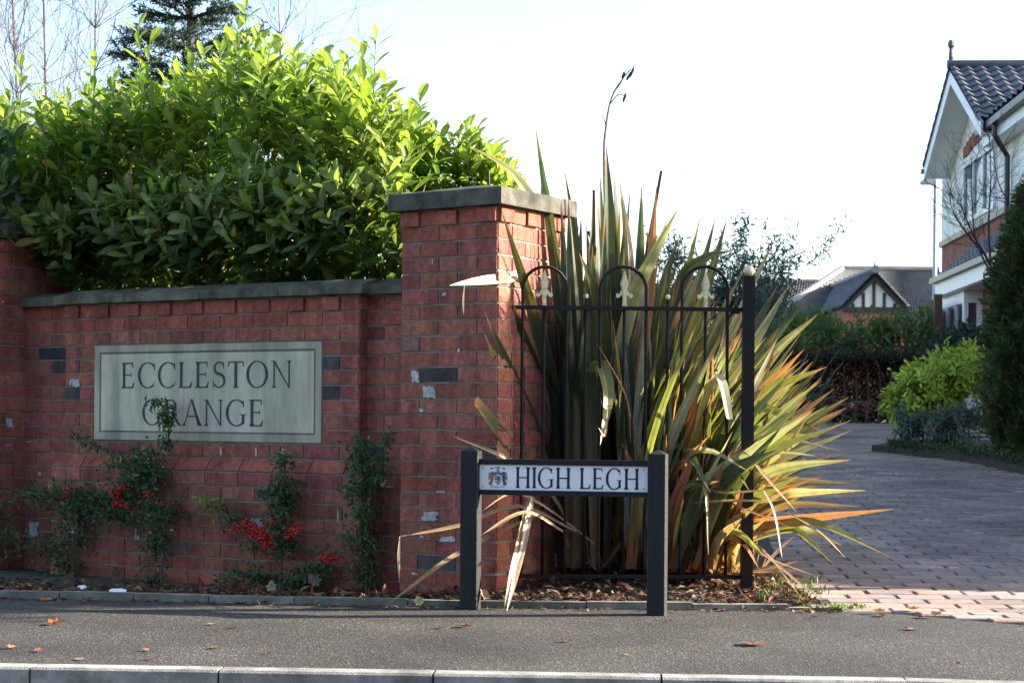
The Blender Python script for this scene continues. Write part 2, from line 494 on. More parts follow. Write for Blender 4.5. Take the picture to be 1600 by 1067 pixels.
def brick_face(mb, o, d, n, length, z0, courses, pattern, prot=0.005, special=None):
    """bricks of one wall face. o: start point, d: unit direction along, n: outward normal;
    pattern(c, length) -> list of (s0, s1, protrusion, smooth)"""
    o = np.array([o[0], o[1], 0.0]); d = np.array([d[0], d[1], 0.0]); n = np.array([n[0], n[1], 0.0])
    for c in range(courses):
        zb = z0 + c * CO
        for s0, s1, pr, sm in pattern(c, length):
            s0 = max(s0, .002); s1 = min(s1, length - .002)
            if s1 - s0 < .02: continue
            j = .005
            a = s0 + (j if s0 > .003 else 0); b = s1 - (j if s1 < length - .003 else 0)
            p = prot + pr + rng.uniform(-.0012, .0012)
            col = brick_col(sm)
            if special and (c, round(s0 / BR * 2)) in special: col = np.array(special[(c, round(s0 / BR * 2))])
            zt = zb + CO - .010 + rng.uniform(-.001, .001)
            mb.frame_box(o + d * a - n * .03 + np.array([0, 0, zb + rng.uniform(-.001, .001)]), d * (b - a), n * (.03 + p), (0, 0, zt - zb), col, jit=.0007)

def bond(start_half, smooth_rows=(), dentil_row=None, dproj=.014):
    def pat(c, L):
        out = []
        sm = c in smooth_rows
        if c == dentil_row:
            k = int(round(L / (BR / 2)))
            for i in range(k):
                out.append((i * BR / 2, (i + 1) * BR / 2, dproj if i % 2 == 0 else 0.002, True))
            return out
        s = 0.0
        first = BR / 2 if (c + start_half) % 2 else BR
        out.append((0, first, 0, sm)); s = first
        while s < L - .03:
            out.append((s, min(s + BR, L), 0, sm)); s += BR
        return out
    return pat

def splat(mb, o, d, n, s, z, w, h, off=.0075, col=(.50, .50, .51)):
    """torn patch of old white paint on a brick face"""
    k = 24
    o = np.array([o[0], o[1], 0.0]); d = np.array([d[0], d[1], 0.0]); n = np.array([n[0], n[1], 0.0])
    ang = np.arange(k) * 2 * math.pi / k
    rr = np.clip(.92 + .14 * np.sin(ang * 2 + rng.uniform(0, 6)) + rng.normal(0, .10, k), .5, 1.2)
    pts = np.array([o + d * (s + w / 2 * r * max(-.8, min(.8, math.cos(a) * 1.2))) + n * off + np.array([0, 0, z + h / 2 * r * max(-.85, min(.85, math.sin(a) * 1.2))]) for a, r in zip(ang, rr)])
    ctr = pts.mean(0)
    f = np.array([[k, i, (i + 1) % k] for i in range(k)])
    mb.add(np.vstack([pts, ctr]), f, col)

TH_P = R(34)
dP = np.array([-math.cos(TH_P), math.sin(TH_P)])      # along the pillar front, towards the left
nP = np.array([-math.sin(TH_P), -math.cos(TH_P)])     # outward normal of the front
PW_ = 0.5625
def pillar(name, label, corner, z0, courses, splats):
    """corner: front right corner of the shaft"""
    c = np.array(corner)
    t = thing(name, label, 'pillar', (c[0] + dP[0] * .28 - nP[0] * .28, c[1] + dP[1] * .28 - nP[1] * .28, 0), 'brick entrance pillars')
    m = MB()
    sm = (0, 1, 7, courses - 2, courses - 1)
    left = c + dP * PW_
    brick_face(m, c + dP * PW_, -dP, nP, PW_, z0, courses, bond(1, sm, courses - 1, .016))
    brick_face(m, c, -nP, -dP, PW_, z0, courses, bond(0, sm, courses - 1, .016))
    brick_face(m, c + dP * PW_ - nP * PW_, nP, dP, PW_, z0, courses, bond(0, sm, courses - 1, .016))
    brick_face(m, c - nP * PW_, dP, -nP, PW_, z0, courses, bond(1, sm, courses - 1, .016))
    for (px, py, w, h) in splats:
        q = ray_plane(px, py, (c[0], c[1], 0), np.array([nP[0], nP[1], 0]))
        s = np.dot(q[:2] - left, -dP)
        if 0 < s < PW_: splat(m, left, -dP, nP, s, q[2], w, h)
        else:
            q = ray_plane(px, py, (c[0], c[1], 0), np.array([-dP[0], -dP[1], 0]))
            splat(m, c, -nP, -dP, np.dot(q[:2] - c, -nP), q[2], w, h)
    sh = m.build('brick_shaft', M_brick, t)
    core = MB()
    ins = .0
    o = np.array([left[0], left[1], z0 - .1])
    core.frame_box(o, np.array([-dP[0], -dP[1], 0]) * PW_, np.array([-nP[0], -nP[1], 0]) * PW_, (0, 0, courses * CO + .1), (1, 1, 1))
    core.build('mortar_joints', M_mortar, sh)
    cp = MB()
    ov = .052; zt = z0 + courses * CO
    o = np.array([left[0], left[1], zt]) + np.array([dP[0], dP[1], 0]) * ov + np.array([nP[0], nP[1], 0]) * ov
    ex = np.array([-dP[0], -dP[1], 0]) * (PW_ + 2 * ov); ey = np.array([-nP[0], -nP[1], 0]) * (PW_ + 2 * ov)
    h = .082
    up = np.array([0, 0, 1.0])
    base = [o, o + ex, o + ex + ey, o + ey]
    e = .006
    ring1 = [b + up * (h - e) for b in base]
    ctr = o + ex / 2 + ey / 2
    ring2 = [b + (ctr - b) * .02 + up * h for b in base]
    apex = ctr + up * (h + .062)
    ring3 = [apex + (b - ctr) * .12 - up * .006 for b in base]
    V = np.array(base + ring1 + ring2 + ring3)
    fs = [[3, 2, 1, 0], [12, 13, 14, 15]]
    for k in range(3):
        for i in range(4): fs.append([4 * k + i, 4 * k + (i + 1) % 4, 4 * k + 4 + (i + 1) % 4, 4 * k + 4 + i])
    cp.add(V, np.array(fs), (.10, .095, .078))
    cp.build('coping_stone', M_coping, t)
    return t, c, left

pc = P(776, 640, 8.10)
main_pillar, PC, PL_ = pillar('brick_pillar', 'tall red brick pillar with pyramid stone cap between the name wall and the railing', (pc[0], 8.10), -0.012, 25,
       [(650, 588, .06, .065), (672, 612, .085, .075), (660, 641, .03, .02), (718, 547, .02, .02), (673, 806, .125, .05), (700, 842, .10, .035), (660, 838, .03, .012), (690, 768, .08, .012), (868, 875, .06, .085), (808, 860, .03, .05), (677, 410, .01, .03), (695, 460, .04, .02), (650, 896, .06, .012)])

# name wall: projecting bay with a recessed panel on each side
TH_B = R(31)
dB = np.array([-math.cos(TH_B), math.sin(TH_B)])
nB = np.array([-math.sin(TH_B), -math.cos(TH_B)])
B0 = np.array([P(561, 560, 8.65)[0], 8.65])
BL = 9 * BR
Z0 = -0.02
def bay_pt(px, py, off=0.0):
    q = ray_plane(px, py, (B0[0] + nB[0] * off, B0[1] + nB[1] * off, 0), np.array([nB[0], nB[1], 0]))
    return q, float(np.dot(q[:2] - B0, dB))
wall = thing('garden_wall', 'low red brick wall with stone coping carrying the carved Eccleston Grange plaque', 'wall', (B0[0] + dB[0], B0[1] + dB[1], 0))
m = MB(); core = MB()
PROJ = .052
left_end = B0 + dB * BL
plz, plt = Z0 + 10 * CO + .002, Z0 + 17 * CO - .008      # plaque bottom and top
ps0, ps1 = BL - 8 * BR + .0, BL - BR                     # along the bay, counted from its left end (see below)
def bay_pat(c, L):
    base = bond(0, (0, 1, 18, 19), 19, .013)(c, L)
    if 10 <= c < 17:
        out = []
        for s0, s1, pr, sm in base:
            for a, b in ((s0, min(s1, BR)), (max(s0, BR * 8), s1)):
                if b - a > .05: out.append((a, b, pr, sm))
        return out
    return base
spec_up = {(17, 4): (.055, .05, .065), (17, 14): (.05, .05, .06), (15, 16): (.09, .085, .085), (13, 16): (.065, .062, .07)}
brick_face(m, left_end, -dB, nB, BL, Z0 + 9 * CO, 11, lambda c, L: bay_pat(c + 9, L), special={(k[0] - 9, k[1]): v for k, v in spec_up.items()})
# plinth: eight courses that stand forward, capped by a sloping course
po = left_end + dB * PROJ + nB * PROJ
PLN = BL + 2 * PROJ
brick_face(m, po, -dB, nB, PLN, Z0, 8, bond(1, (0, 1)))
s = 0.0
while s < PLN - .02:
    e_ = min(s + BR, PLN)
    a3 = np.array([po[0], po[1], Z0 + 8 * CO]) + np.array([-dB[0], -dB[1], 0]) * (s + .004)
    dd = np.array([-dB[0], -dB[1], 0]) * (e_ - s - .008); nn = np.array([nB[0], nB[1], 0]); sh = np.array([-dB[0], -dB[1], 0])
    lo0 = a3 + nn * .005; hi0 = a3 - nn * (PROJ - .005) + np.array([0, 0, CO - .010]) + (sh * PROJ * .9 if s < .01 else 0)
    lo1 = lo0 + dd; hi1 = hi0 + dd - (sh * PROJ * .9 if s < .01 else 0) - (sh * PROJ * .9 if e_ > PLN - .01 else 0)
    bk0, bk1 = lo0 - nn * .08, lo1 - nn * .08
    m.add(np.array([lo0, lo1, hi1, hi0, bk0, bk1]), [np.array([[0, 1, 2, 3]]), np.array([[0, 3, 4], [1, 5, 2]])], np.array([.36, .104, .068]) * rng.uniform(.9, 1.1))
    s = e_
# returns of bay and plinth
brick_face(m, B0, -nB, -dB, .075, Z0 + 9 * CO, 11, lambda c, L: [(0, L, 0, False)])
brick_face(m, B0 - dB * PROJ + nB * PROJ, -nB, -dB, .075 + PROJ, Z0, 9, lambda c, L: [(0, L, 0, False)])
# recessed panels
RC = .068
rp = B0 - nB * RC
brick_face(m, rp, -dB, nB, .50, Z0, 20, bond(0, (0, 1, 18, 19)), special={(10, 1): (.05, .05, .06), (17, 0): (.2, .06, .05)})
lp = left_end - nB * RC + dB * .40
brick_face(m, lp, -dB, nB, .40, Z0, 20, bond(1, (0, 1, 18, 19)), special={(16, 1): (.05, .045, .06)})
for px, py, w, h in [(118, 598, .08, .055), (110, 598, .02, .03), (52, 826, .10, .09), (85, 780, .03, .06), (88, 812, .02, .08), (112, 828, .05, .04), (212, 834, .015, .09), (216, 839, .03, .03), (402, 818, .085, .075), (122, 682, .03, .02), (528, 804, .01, .08), (345, 705, .01, .05), (400, 706, .012, .05), (441, 706, .02, .04), (45, 690, .05, .012), (62, 740, .03, .03), (610, 760, .09, .008)]:
    off = 0 if py < 700 else PROJ
    if px < 97 or px > 566: off = -RC
    q, tt = bay_pt(px, py, off + .007)
    splat(m, B0 + nB * off, dB, nB, tt, q[2], w, h, off=.0075)
bw = m.build('brickwork', M_brick, wall)
core.frame_box(np.array([left_end[0], left_end[1], Z0 - .1]), np.array([-dB[0], -dB[1], 0]) * BL, np.array([-nB[0], -nB[1], 0]) * .2, (0, 0, 20 * CO + .1))
core.frame_box(np.array([po[0], po[1], Z0 - .1]), np.array([-dB[0], -dB[1], 0]) * PLN, np.array([-nB[0], -nB[1], 0]) * .15, (0, 0, 8 * CO + .1 - .003))
core.frame_box(np.array([lp[0], lp[1], Z0 - .1]), np.array([-dB[0], -dB[1], 0]) * (BL + .9), np.array([-nB[0], -nB[1], 0]) * .11, (0, 0, 20 * CO + .098))
core.build('mortar_joints', M_mortar, bw)
# coping: sloping top, stepping back over the panels
def coping(mb, o, d, n, length, front, back, z, nblocks):
    o = np.array([o[0], o[1], z]); d = np.array([d[0], d[1], 0.0]); n = np.array([n[0], n[1], 0.0])
    bl = length / nblocks
    for i in range(nblocks):
        prof = [(front, 0), (front, .046), (front - .02, .052), (-.10, .085), (-back, .05), (-back, 0)]
        a = np.array([o + d * (i * bl + .002) + n * p + np.array([0, 0, h]) for p, h in prof]); b = a + d * (bl - .004)
        k = np.arange(6); kn = (k + 1) % 6
        t = rng.uniform(.8, 1.2)
        mb.add(np.vstack([a, b]), [k[::-1][None], (k + 6)[None], np.stack([k, kn, kn + 6, k + 6], -1)], np.array([.125, .118, .085]) * t)
cp = MB()
zt = Z0 + 20 * CO
coping(cp, left_end + dB * .05, -dB, nB, BL + .10, .05, .26, zt + .001, 4)
coping(cp, rp - dB * (-.02 + .067), -dB, nB, .42, .05, .19, zt, 1)
coping(cp, lp, -dB, nB, .345, .05, .19, zt, 1)
cp.build('coping_stone', M_coping, wall)
# plaque
pq = MB()
pl_o = left_end - dB * BR
pl_d = np.array([-dB[0], -dB[1], 0.0]); nb3 = np.array([nB[0], nB[1], 0.0]); up = np.array([0, 0, 1.0])
o3 = np.array([pl_o[0], pl_o[1], plz])
Wp, Hp = 7 * BR - .006, plt - plz
o3 = o3 + pl_d * .003
def plq_ring(inset, out):
    return [o3 + pl_d * (inset if i in (0, 3) else Wp - inset) + up * (inset if i < 2 else Hp - inset) + nb3 * out for i in range(4)]
rings = [plq_ring(0, -.02), plq_ring(0, .010), plq_ring(.036, .010), plq_ring(.040, .004), plq_ring(.046, .004), plq_ring(.050, .008), ]
V = np.array([p for r_ in rings for p in r_])
cs = []
for k_, r_ in enumerate(rings):
    cs += [(.42, .385, .28) if k_ < 3 else ((.22, .20, .145) if k_ in (3, 4) else (.60, .52, .39))] * 4
fs = [[20, 21, 22, 23]]
for k in range(5):
    for i in range(4): fs.append([4 * k + i, 4 * k + (i + 1) % 4, 4 * k + 4 + (i + 1) % 4, 4 * k + 4 + i])
pq.add(V, np.array(fs), np.array(cs))
plaque = pq.build('stone_plaque', M_plaque, wall)

# ------------------------------------------------------------------ letters drawn as serif capitals
def arc(cx, cy, rx, ry, a0, a1, wf, n=26):
    """strip along an ellipse; wf(angle) = stroke width"""
    o, i = [], []
    for k in range(n + 1):
        a = R(a0 + (a1 - a0) * k / n)
        w = wf(a) / 2
        c, s = math.cos(a), math.sin(a)
        o.append((cx + (rx + w) * c, cy + (ry + w * .8) * s)); i.append((cx + (rx - w) * c, cy + (ry - w * .8) * s))
    return [[o[k], o[k + 1], i[k + 1], i[k]] for k in range(n)]
def bar(x0, y0, x1, y1, w):
    dx, dy = x1 - x0, y1 - y0; L = math.hypot(dx, dy); nx, ny = -dy / L * w / 2, dx / L * w / 2
    return [[(x0 + nx, y0 + ny), (x1 + nx, y1 + ny), (x1 - nx, y1 - ny), (x0 - nx, y0 - ny)]]
def serif(x, y, w, up_, S, t):
    h = t * .9 * up_
    return [[(x - w / 2 - S, y), (x + w / 2 + S, y), (x + w / 2 + S * .75, y + h * .55), (x + w / 2, y + h * 2.4), (x - w / 2, y + h * 2.4), (x - w / 2 - S * .75, y + h * .55)]]
def stem(x, W, S, t, y0=0, y1=1):
    return bar(x, y0, x, y1, W) + serif(x, y0, W, 1, S, t) + serif(x, y1, W, -1, S, t)
def glyph(ch, W=.125, t=.048, S=.055):
    """returns (polys, advance); cap height 1"""
    fat = lambda a: t + (W - t) * abs(math.cos(a)) ** 1.3
    if ch == 'I': return stem(.15, W, S, t), .30
    if ch == 'H': return stem(.15, W, S, t) + stem(.72, W, S, t) + bar(.15, .5, .72, .5, t), .87
    if ch in 'EL':
        p = stem(.15, W, S, t)
        if ch == 'E':
            p += bar(.15, 1 - t / 2, .55, 1 - t / 2, t) + [[(.55, 1), (.50, 1 - t), (.55, .80), (.575, .80)]]
            p += bar(.15, .52, .48, .52, t) + [[(.46, .52), (.475, .62), (.49, .62), (.49, .42), (.475, .42)]]
        p += bar(.15, t / 2, .58, t / 2, t) + [[(.58, 0), (.50, t), (.60, .24), (.63, .24)]]
        return p, .70 if ch == 'E' else .66
    if ch == 'T':
        return bar(.36, 0, .36, 1, W) + serif(.36, 0, W, 1, S, t) + bar(.04, 1 - t / 2, .68, 1 - t / 2, t) + [[(.04, 1), (.09, 1 - t), (.045, .80), (.015, .80)], [(.68, 1), (.705, .80), (.675, .80), (.63, 1 - t)]], .72
    if ch == 'O': return arc(.47, .5, .40, .49, 0, 360, fat, 40), .94
    if ch in 'CG':
        p = arc(.47, .5, .40, .49, 48, 312, fat, 34)
        p += [[(.72, .87), (.76, .96), (.785, .96), (.79, .70), (.765, .70)]]
        if ch == 'C':
            p += [[(.72, .13), (.745, .16), (.79, .27), (.80, .22)]]
            return p, .84
        p += bar(.76, .08, .76, .42, W * .9) + [[(.60, .42), (.88, .42), (.88, .45), (.60, .45)]] + bar(.68, .075, .76, .12, t * 1.5)
        return p, .93
    if ch == 'S':
        sf = lambda a: t + (W - t) * .75
        n = 34; pts = []
        for k in range(n + 1):
            f_ = k / n
            if f_ <= .5: a = R(35 + 235 * f_ * 2); pts.append((.30 + .20 * math.cos(a), .755 + .225 * math.sin(a), a))
            else: a = R(90 - 235 * (f_ - .5) * 2); pts.append((.30 + .225 * math.cos(a), .27 + .25 * math.sin(a), a))
        p = []
        for k in range(n):
            (x0, y0, _), (x1, y1, _) = pts[k], pts[k + 1]
            mid = abs(k + .5 - n / 2) / (n / 2)
            w = t * 1.1 + (W - t * .9) * max(0, 1 - mid * 1.5)
            p += bar(x0, y0, x1, y1, w)
        p += [[(.44, .86), (.475, .97), (.495, .97), (.49, .74), (.47, .74)], [(.12, .10), (.07, .03), (.055, .03), (.05, .27), (.075, .27)]]
        return p, .58
    if ch == 'N':
        return bar(.16, 0, .16, 1, t * 1.2) + serif(.16, 0, t, 1, S * 1.3, t) + bar(.78, 0, .78, 1, t * 1.2) + serif(.78, 1, t, -1, S * 1.3, t) + [[(.05, 1), (.20, 1), (.80, 0), (.755, 0), (.14, .95), (.05, .97)]], .94
    if ch == 'A':
        return [[(.40, 1.02), (.43, 1.02), (.10, 0), (.06, 0)], [(.37, 1.02), (.45, 1.02), (.84, 0), (.70, 0)]] + bar(.20, .36, .65, .36, t) + serif(.08, 0, t, 1, S, t) + serif(.77, 0, W, 1, S * .8, t), .86
    if ch == 'R':
        p = stem(.15, W, S, t) + arc(.34, .745, .20, .235, -90, 90, fat, 18) + bar(.15, 1 - t / 2, .36, 1 - t / 2, t) + bar(.15, .51, .36, .51, t)
        p += [[(.30, .51), (.42, .51), (.80, .02), (.86, 0), (.72, 0), (.66, .03)]]
        return p, .80
    return [], .35
def text(mb, word, o, ex, ey, ez, width, height, depth, col=(1, 1, 1), gap=.06, **kw):
    """letters in frame (ex right, ey up, ez out), fitted to width"""
    items = []; x = 0
    for ch in word:
        p, a = glyph(ch, **kw)
        items.append((p, x)); x += a + gap
    tot = x - gap
    sx = width / tot
    k = 0
    for p, xo in items:
        for poly in p:
            if len(poly) < 3: continue
            k += 1
            mb.prism([((a + xo) * sx, b * height) for a, b in poly], np.asarray(o) + ez * (k % 7) * .00012, np.asarray(ex), np.asarray(ey), np.asarray(ez), depth, col)

lt = MB()
for word, x0, x1, y0, y1 in (('ECCLESTON', 189, 458, 606, 565), ('GRANGE', 222, 414, 665, 624)):
    a, _ = bay_pt(x0, (y0 + y1) / 2 + 6, .008); b, _ = bay_pt(x1, (y0 + y1) / 2 - 3, .008)
    zb = bay_pt((x0 + x1) / 2, y0, .008)[0][2]; ztp = bay_pt((x0 + x1) / 2, y1, .008)[0][2]
    text(lt, word, np.array([a[0], a[1], zb]), pl_d, up, nb3, float(np.linalg.norm(b[:2] - a[:2])), ztp - zb, .0012, gap=.075 if len(word) > 6 else .06, W=.115, t=.05)
lt.build('carved_lettering', M_letter, plaque)

# left end pillar, mostly outside the frame
q = lp + nB * .205
cL = np.array(q) + dB * .002
pillar('brick_pillar', 'red brick pillar at the far left end of the name wall, half out of view', (float(cL[0] + dP[0] * .0), float(cL[1])), -0.012, 25, [(13, 660, .06, .06), (12, 695, .05, .01)])

# ------------------------------------------------------------------ street sign
TH_S = R(12.0)
dS = np.array([math.cos(TH_S), -math.sin(TH_S), 0.0]); nS = np.array([-math.sin(TH_S), -math.cos(TH_S), 0.0])
YS = 7.80
s0 = P(719.5, 950, YS); s0[2] = 0
sign = thing('street_sign', 'low black wooden street name sign with white HIGH LEGH plate on two posts', 'sign', (s0[0] + .4, s0[1], 0))
mm = 1.0 / F * YS
def spt(px, py):      # pixel on the front plane of the sign -> (distance along, height)
    q = ray_plane(px, py, s0, nS)
    return float(np.dot(q - s0, dS)), float(q[2])
pw = .082
def post(px0, ytop, name):
    a, ztop = spt(px0, ytop)
    m = MB()
    o = s0 + dS * a; o[2] = -.1
    e = .004
    # chamfered square post with a low pyramid top
    sq = [(e, 0), (pw - e, 0), (pw, e), (pw, pw - e), (pw - e, pw), (e, pw), (0, pw - e), (0, e)]
    zt_ = ztop - .022
    V = [o + dS * x - nS * y + up * h for h in (0, zt_ + .1) for x, y in sq] + [o + dS * pw / 2 - nS * pw / 2 + up * (ztop + .1)]
    f = [np.array([[i, (i + 1) % 8, (i + 1) % 8 + 8, i + 8] for i in range(8)]), np.array([[8 + i, 8 + (i + 1) % 8, 16] for i in range(8)]), np.arange(8)[::-1][None]]
    m.add(np.array(V), f, (.013, .014, .017))
    m.build('post', M_blackwood, sign)
    return a
a0 = post(719.5, 697, 'post'); a1 = post(1012, 702, 'post')
z_t = (spt(747, 717)[1] + spt(1010, 720)[1]) / 2; z_b = (spt(747, 774)[1] + spt(1010, 776)[1]) / 2
zp_t = z_t - .024; zp_b = z_b + .022
x0, x1 = a0 + pw + .001, a1 - .001
bd = MB()
def sbox(mb, xa, xb, za, zb, fr, bk, col):
    mb.frame_box(s0 + dS * xa + up * za + nS * (-fr), dS * (xb - xa), -nS * (bk - fr), up * (zb - za), col)
sbox(bd, x0, x1, z_b, z_t, .032, .055, (.008, .0085, .0105))
sbox(bd, x0, x1, zp_t, z_t, .018, .0318, (.008, .0085, .0105))
sbox(bd, x0, x1, z_b, zp_b, .018, .0318, (.008, .0085, .0105))
bd.build('backing_board', M_blackwood, sign)
pt_ = MB()
sbox(pt_, x0 + .001, x1 - .001, zp_b + .001, zp_t - .001, .026, .0315, (1, 1, 1))
plate = pt_.build('name_plate', M_white, sign)
for fx in (x0 + .018, x1 - .018):
    for fz in (zp_b + .016, zp_t - .016):
        m = MB(); q = s0 + dS * fx + up * fz - nS * .026
        m.prism([(.0035 * math.cos(a), .0035 * math.sin(a)) for a in np.arange(8) * math.pi / 4], q, dS, up, nS, .002, (.5, .5, .5)); m.build('screw', M_metal, plate)
tx = MB()
xa, zb_ = spt(803, 763); xb, _ = spt(998, 763); zt_ = spt(803, 730)[1]
hcap = .0935
zc = (zp_b + zp_t) / 2 - hcap / 2
text(tx, 'HIGH LEGH', s0 + dS * xa + up * zc - nS * .026, dS, up, nS, xb - xa, hcap, .001, gap=.05, W=.135, t=.056, S=.05)
tx.build('name_lettering', M_black_text, plate)
# coat of arms
cr = MB()
cxa, _ = spt(760, 745); cxb, _ = spt(792, 745)
cw = cxb - cxa; chh = .098
co = s0 + dS * cxa + up * (zp_b + (zp_t - zp_b - chh) / 2) - nS * .026
kk = [0]
def cpoly(poly, col):
    kk[0] += 1
    cr.prism([(x * cw, y * chh) for x, y in poly], co + nS * kk[0] * .00004, dS, up, nS, .0005, col)
def blob(cx, cy, rx, ry, col, n=9, j=.2):
    cpoly([(cx + rx * math.cos(2 * math.pi * k / n) * random.uniform(1 - j, 1 + j), cy + ry * math.sin(2 * math.pi * k / n) * random.uniform(1 - j, 1 + j)) for k in range(n)], col)
BLU, BRN, GRN, GLD, RED, DK = (.05, .10, .32), (.28, .15, .07), (.035, .09, .07), (.40, .33, .12), (.35, .08, .10), (.03, .04, .07)
cpoly([(.34, .58), (.66, .58), (.66, .32), (.60, .20), (.50, .12), (.40, .20), (.34, .32)], (.60, .58, .62))
cpoly([(.34, .58), (.49, .58), (.49, .40), (.34, .40)], (.48, .22, .26)); cpoly([(.51, .40), (.66, .40), (.65, .28), (.60, .2), (.51, .14)], (.48, .25, .30))
cpoly([(.485, .60), (.515, .60), (.515, .12), (.485, .12)], DK); cpoly([(.33, .41), (.67, .41), (.67, .37), (.33, .37)], DK)
blob(.56, .47, .05, .07, DK); blob(.42, .28, .04, .05, BLU)
for sx, c1, c2 in ((-1, BRN, (.36, .22, .10)), (1, GRN, (.30, .30, .10))):
    f_ = lambda x: .5 + sx * x
    cpoly([(f_(.20), .60), (f_(.28), .70), (f_(.38), .66), (f_(.42), .52), (f_(.36), .36), (f_(.40), .22), (f_(.30), .16), (f_(.24), .30), (f_(.20), .44)], c1)
    blob(.5 + sx * .29, .69, .075, .075, c1); blob(.5 + sx * .40, .60, .06, .13, c2); blob(.5 + sx * .44, .45, .03, .10, c1)
    blob(.5 + sx * .34, .17, .10, .045, c1); blob(.5 + sx * .42, .24, .035, .07, c2)
    cpoly([(f_(.20), .53), (f_(.33), .50), (f_(.33), .46), (f_(.20), .48)], c1)
    blob(.5 + sx * .29, .90, .085, .04, BLU, 8, .15); blob(.5 + sx * .13, .67, .13, .06, BLU); blob(.5 + sx * .20, .60, .08, .05, (.12, .2, .42))
blob(.5, .73, .07, .085, (.16, .20, .22)); blob(.5, .80, .10, .03, GLD); blob(.5, .90, .055, .09, (.30, .29, .16)); blob(.40, .95, .06, .03, (.12, .22, .20)); blob(.57, .95, .05, .04, GLD)
cpoly([(.14, .06), (.30, .10), (.50, .055), (.70, .10), (.86, .06), (.82, .02), (.68, .055), (.5, .005), (.32, .055), (.18, .02)], (.22, .36, .50))
cr.build('coat_of_arms', M_paintcol, plate)

# ------------------------------------------------------------------ railing panel and end post
TH_R = R(-3.0)
YR = 8.20
r0 = P(792, 480, YR); r0[2] = 0
dR = np.array([math.cos(TH_R), -math.sin(TH_R), 0.0]); nR = np.array([-math.sin(TH_R), -math.cos(TH_R), 0.0])
def rpt(px, py):
    q = ray_plane(px, py, r0, nR)
    return q
rail = thing('railing_panel', 'black iron railing with hooped top and pale gold spear finials in front of the flax', 'railing', tuple(rpt(980, 905)))
zt_r = rpt(980, 482)[2]; zb_r = rpt(980, 900)[2]
def flatbar(name, pa, pb, z, h, t):
    m = MB(); o = np.array([pa[0], pa[1], z - h / 2]) - nR * (-t / 2)
    d = pb - pa; d[2] = 0
    m.frame_box(o, d, -nR * t, up * h)
    return m.build(name, M_black, rail)
flatbar('top_rail', rpt(788, 480), rpt(1161, 484), zt_r, .018, .030)
flatbar('bottom_rail', rpt(800, 900), rpt(1163, 905), zb_r, .018, .030)
hoops = [(817, 849, 886), (938, 974, 1010), (1066, 1101, 1137)]
def bar_at(px, ztop, r=.0075):
    q = rpt(px, 660)
    m = MB(); m.tube([[q[0], q[1], zb_r - .01], [q[0], q[1], (zb_r + ztop) / 2], [q[0], q[1], ztop]], r, 8)
    m.build('upright_bar', M_black, rail, smooth=True)
    return q
for xl, xm, xr in hoops:
    a, b = rpt(xl, 450), rpt(xr, 450)
    c = (a + b) / 2; rad = np.linalg.norm((b - a)[:2]) / 2
    zs_ = rpt(xm, 417)[2] - rad
    m = MB()
    pts = [[a[0], a[1], zb_r]] + [[a[0], a[1], z] for z in np.linspace(zb_r + .1, zs_, 6)]
    for k in range(1, 20):
        an = math.pi * (1 - k / 20)
        pts.append([c[0] + dR[0] * rad * math.cos(an), c[1] + dR[1] * rad * math.cos(an), zs_ + rad * math.sin(an)])
    pts += [[b[0], b[1], z] for z in np.linspace(zs_, zb_r + .1, 6)] + [[b[0], b[1], zb_r]]
    m.tube(pts, .008, 8); m.build('hoop', M_black, rail, smooth=True)
    q = bar_at(xm, zt_r + .012)
    fz = zt_r + .010
    m = MB(); s_ = 1.0
    o = np.array([q[0], q[1], fz])
    h = .165
    outl = [(-.011, 0), (.011, 0), (.008, .035), (.012, .052), (.018, .050), (.026, .040), (.036, .040), (.041, .050), (.036, .062), (.030, .060), (.030, .054), (.024, .058), (.020, .070), (.013, .078), (.018, .100), (.020, .107), (.010, .140), (.002, .168)]
    outl = outl + [(-x, z) for x, z in outl[::-1][0:] if x > 0.0 and (x, z) not in ((.011, 0),)]
    m.prism(outl, o + nR * .007 * 1.0, dR, up, -nR, .014)
    m.prism([(-.010, .078), (.010, .078), (.013, .105), (.0, .160), (-.013, .105)], o + nR * .012, dR, up, -nR, .0045)
    m.prism([(-.007, .0), (.007, .0), (.006, .075), (-.006, .075)], o + nR * .011, dR, up, -nR, .0037)
    m.build('spear_finial', M_gold, rail)
for px in (914, 1042):
    q = bar_at(px, zt_r + .045)
    m = MB(); m.lathe((q[0], q[1], zt_r + .045), [(.006, 0), (.011, .004), (.013, .012), (.010, .020), (.004, .024)], 10)
    m.build('ball_tip', M_gold, rail, smooth=True)
m = MB(); q = rpt(789, 480)
m.frame_box(np.array([q[0], q[1], zt_r - .055]) + nR * .012, dR * .02, -nR * .03, up * .07)
m.build('wall_bracket', M_black, rail)
m = MB(); q = rpt(783, 890)
m.frame_box(np.array([q[0], q[1], zb_r - .055]) + nR * .02, dR * .035, -nR * .03, up * .075)
m.build('wall_bracket', M_black, rail)
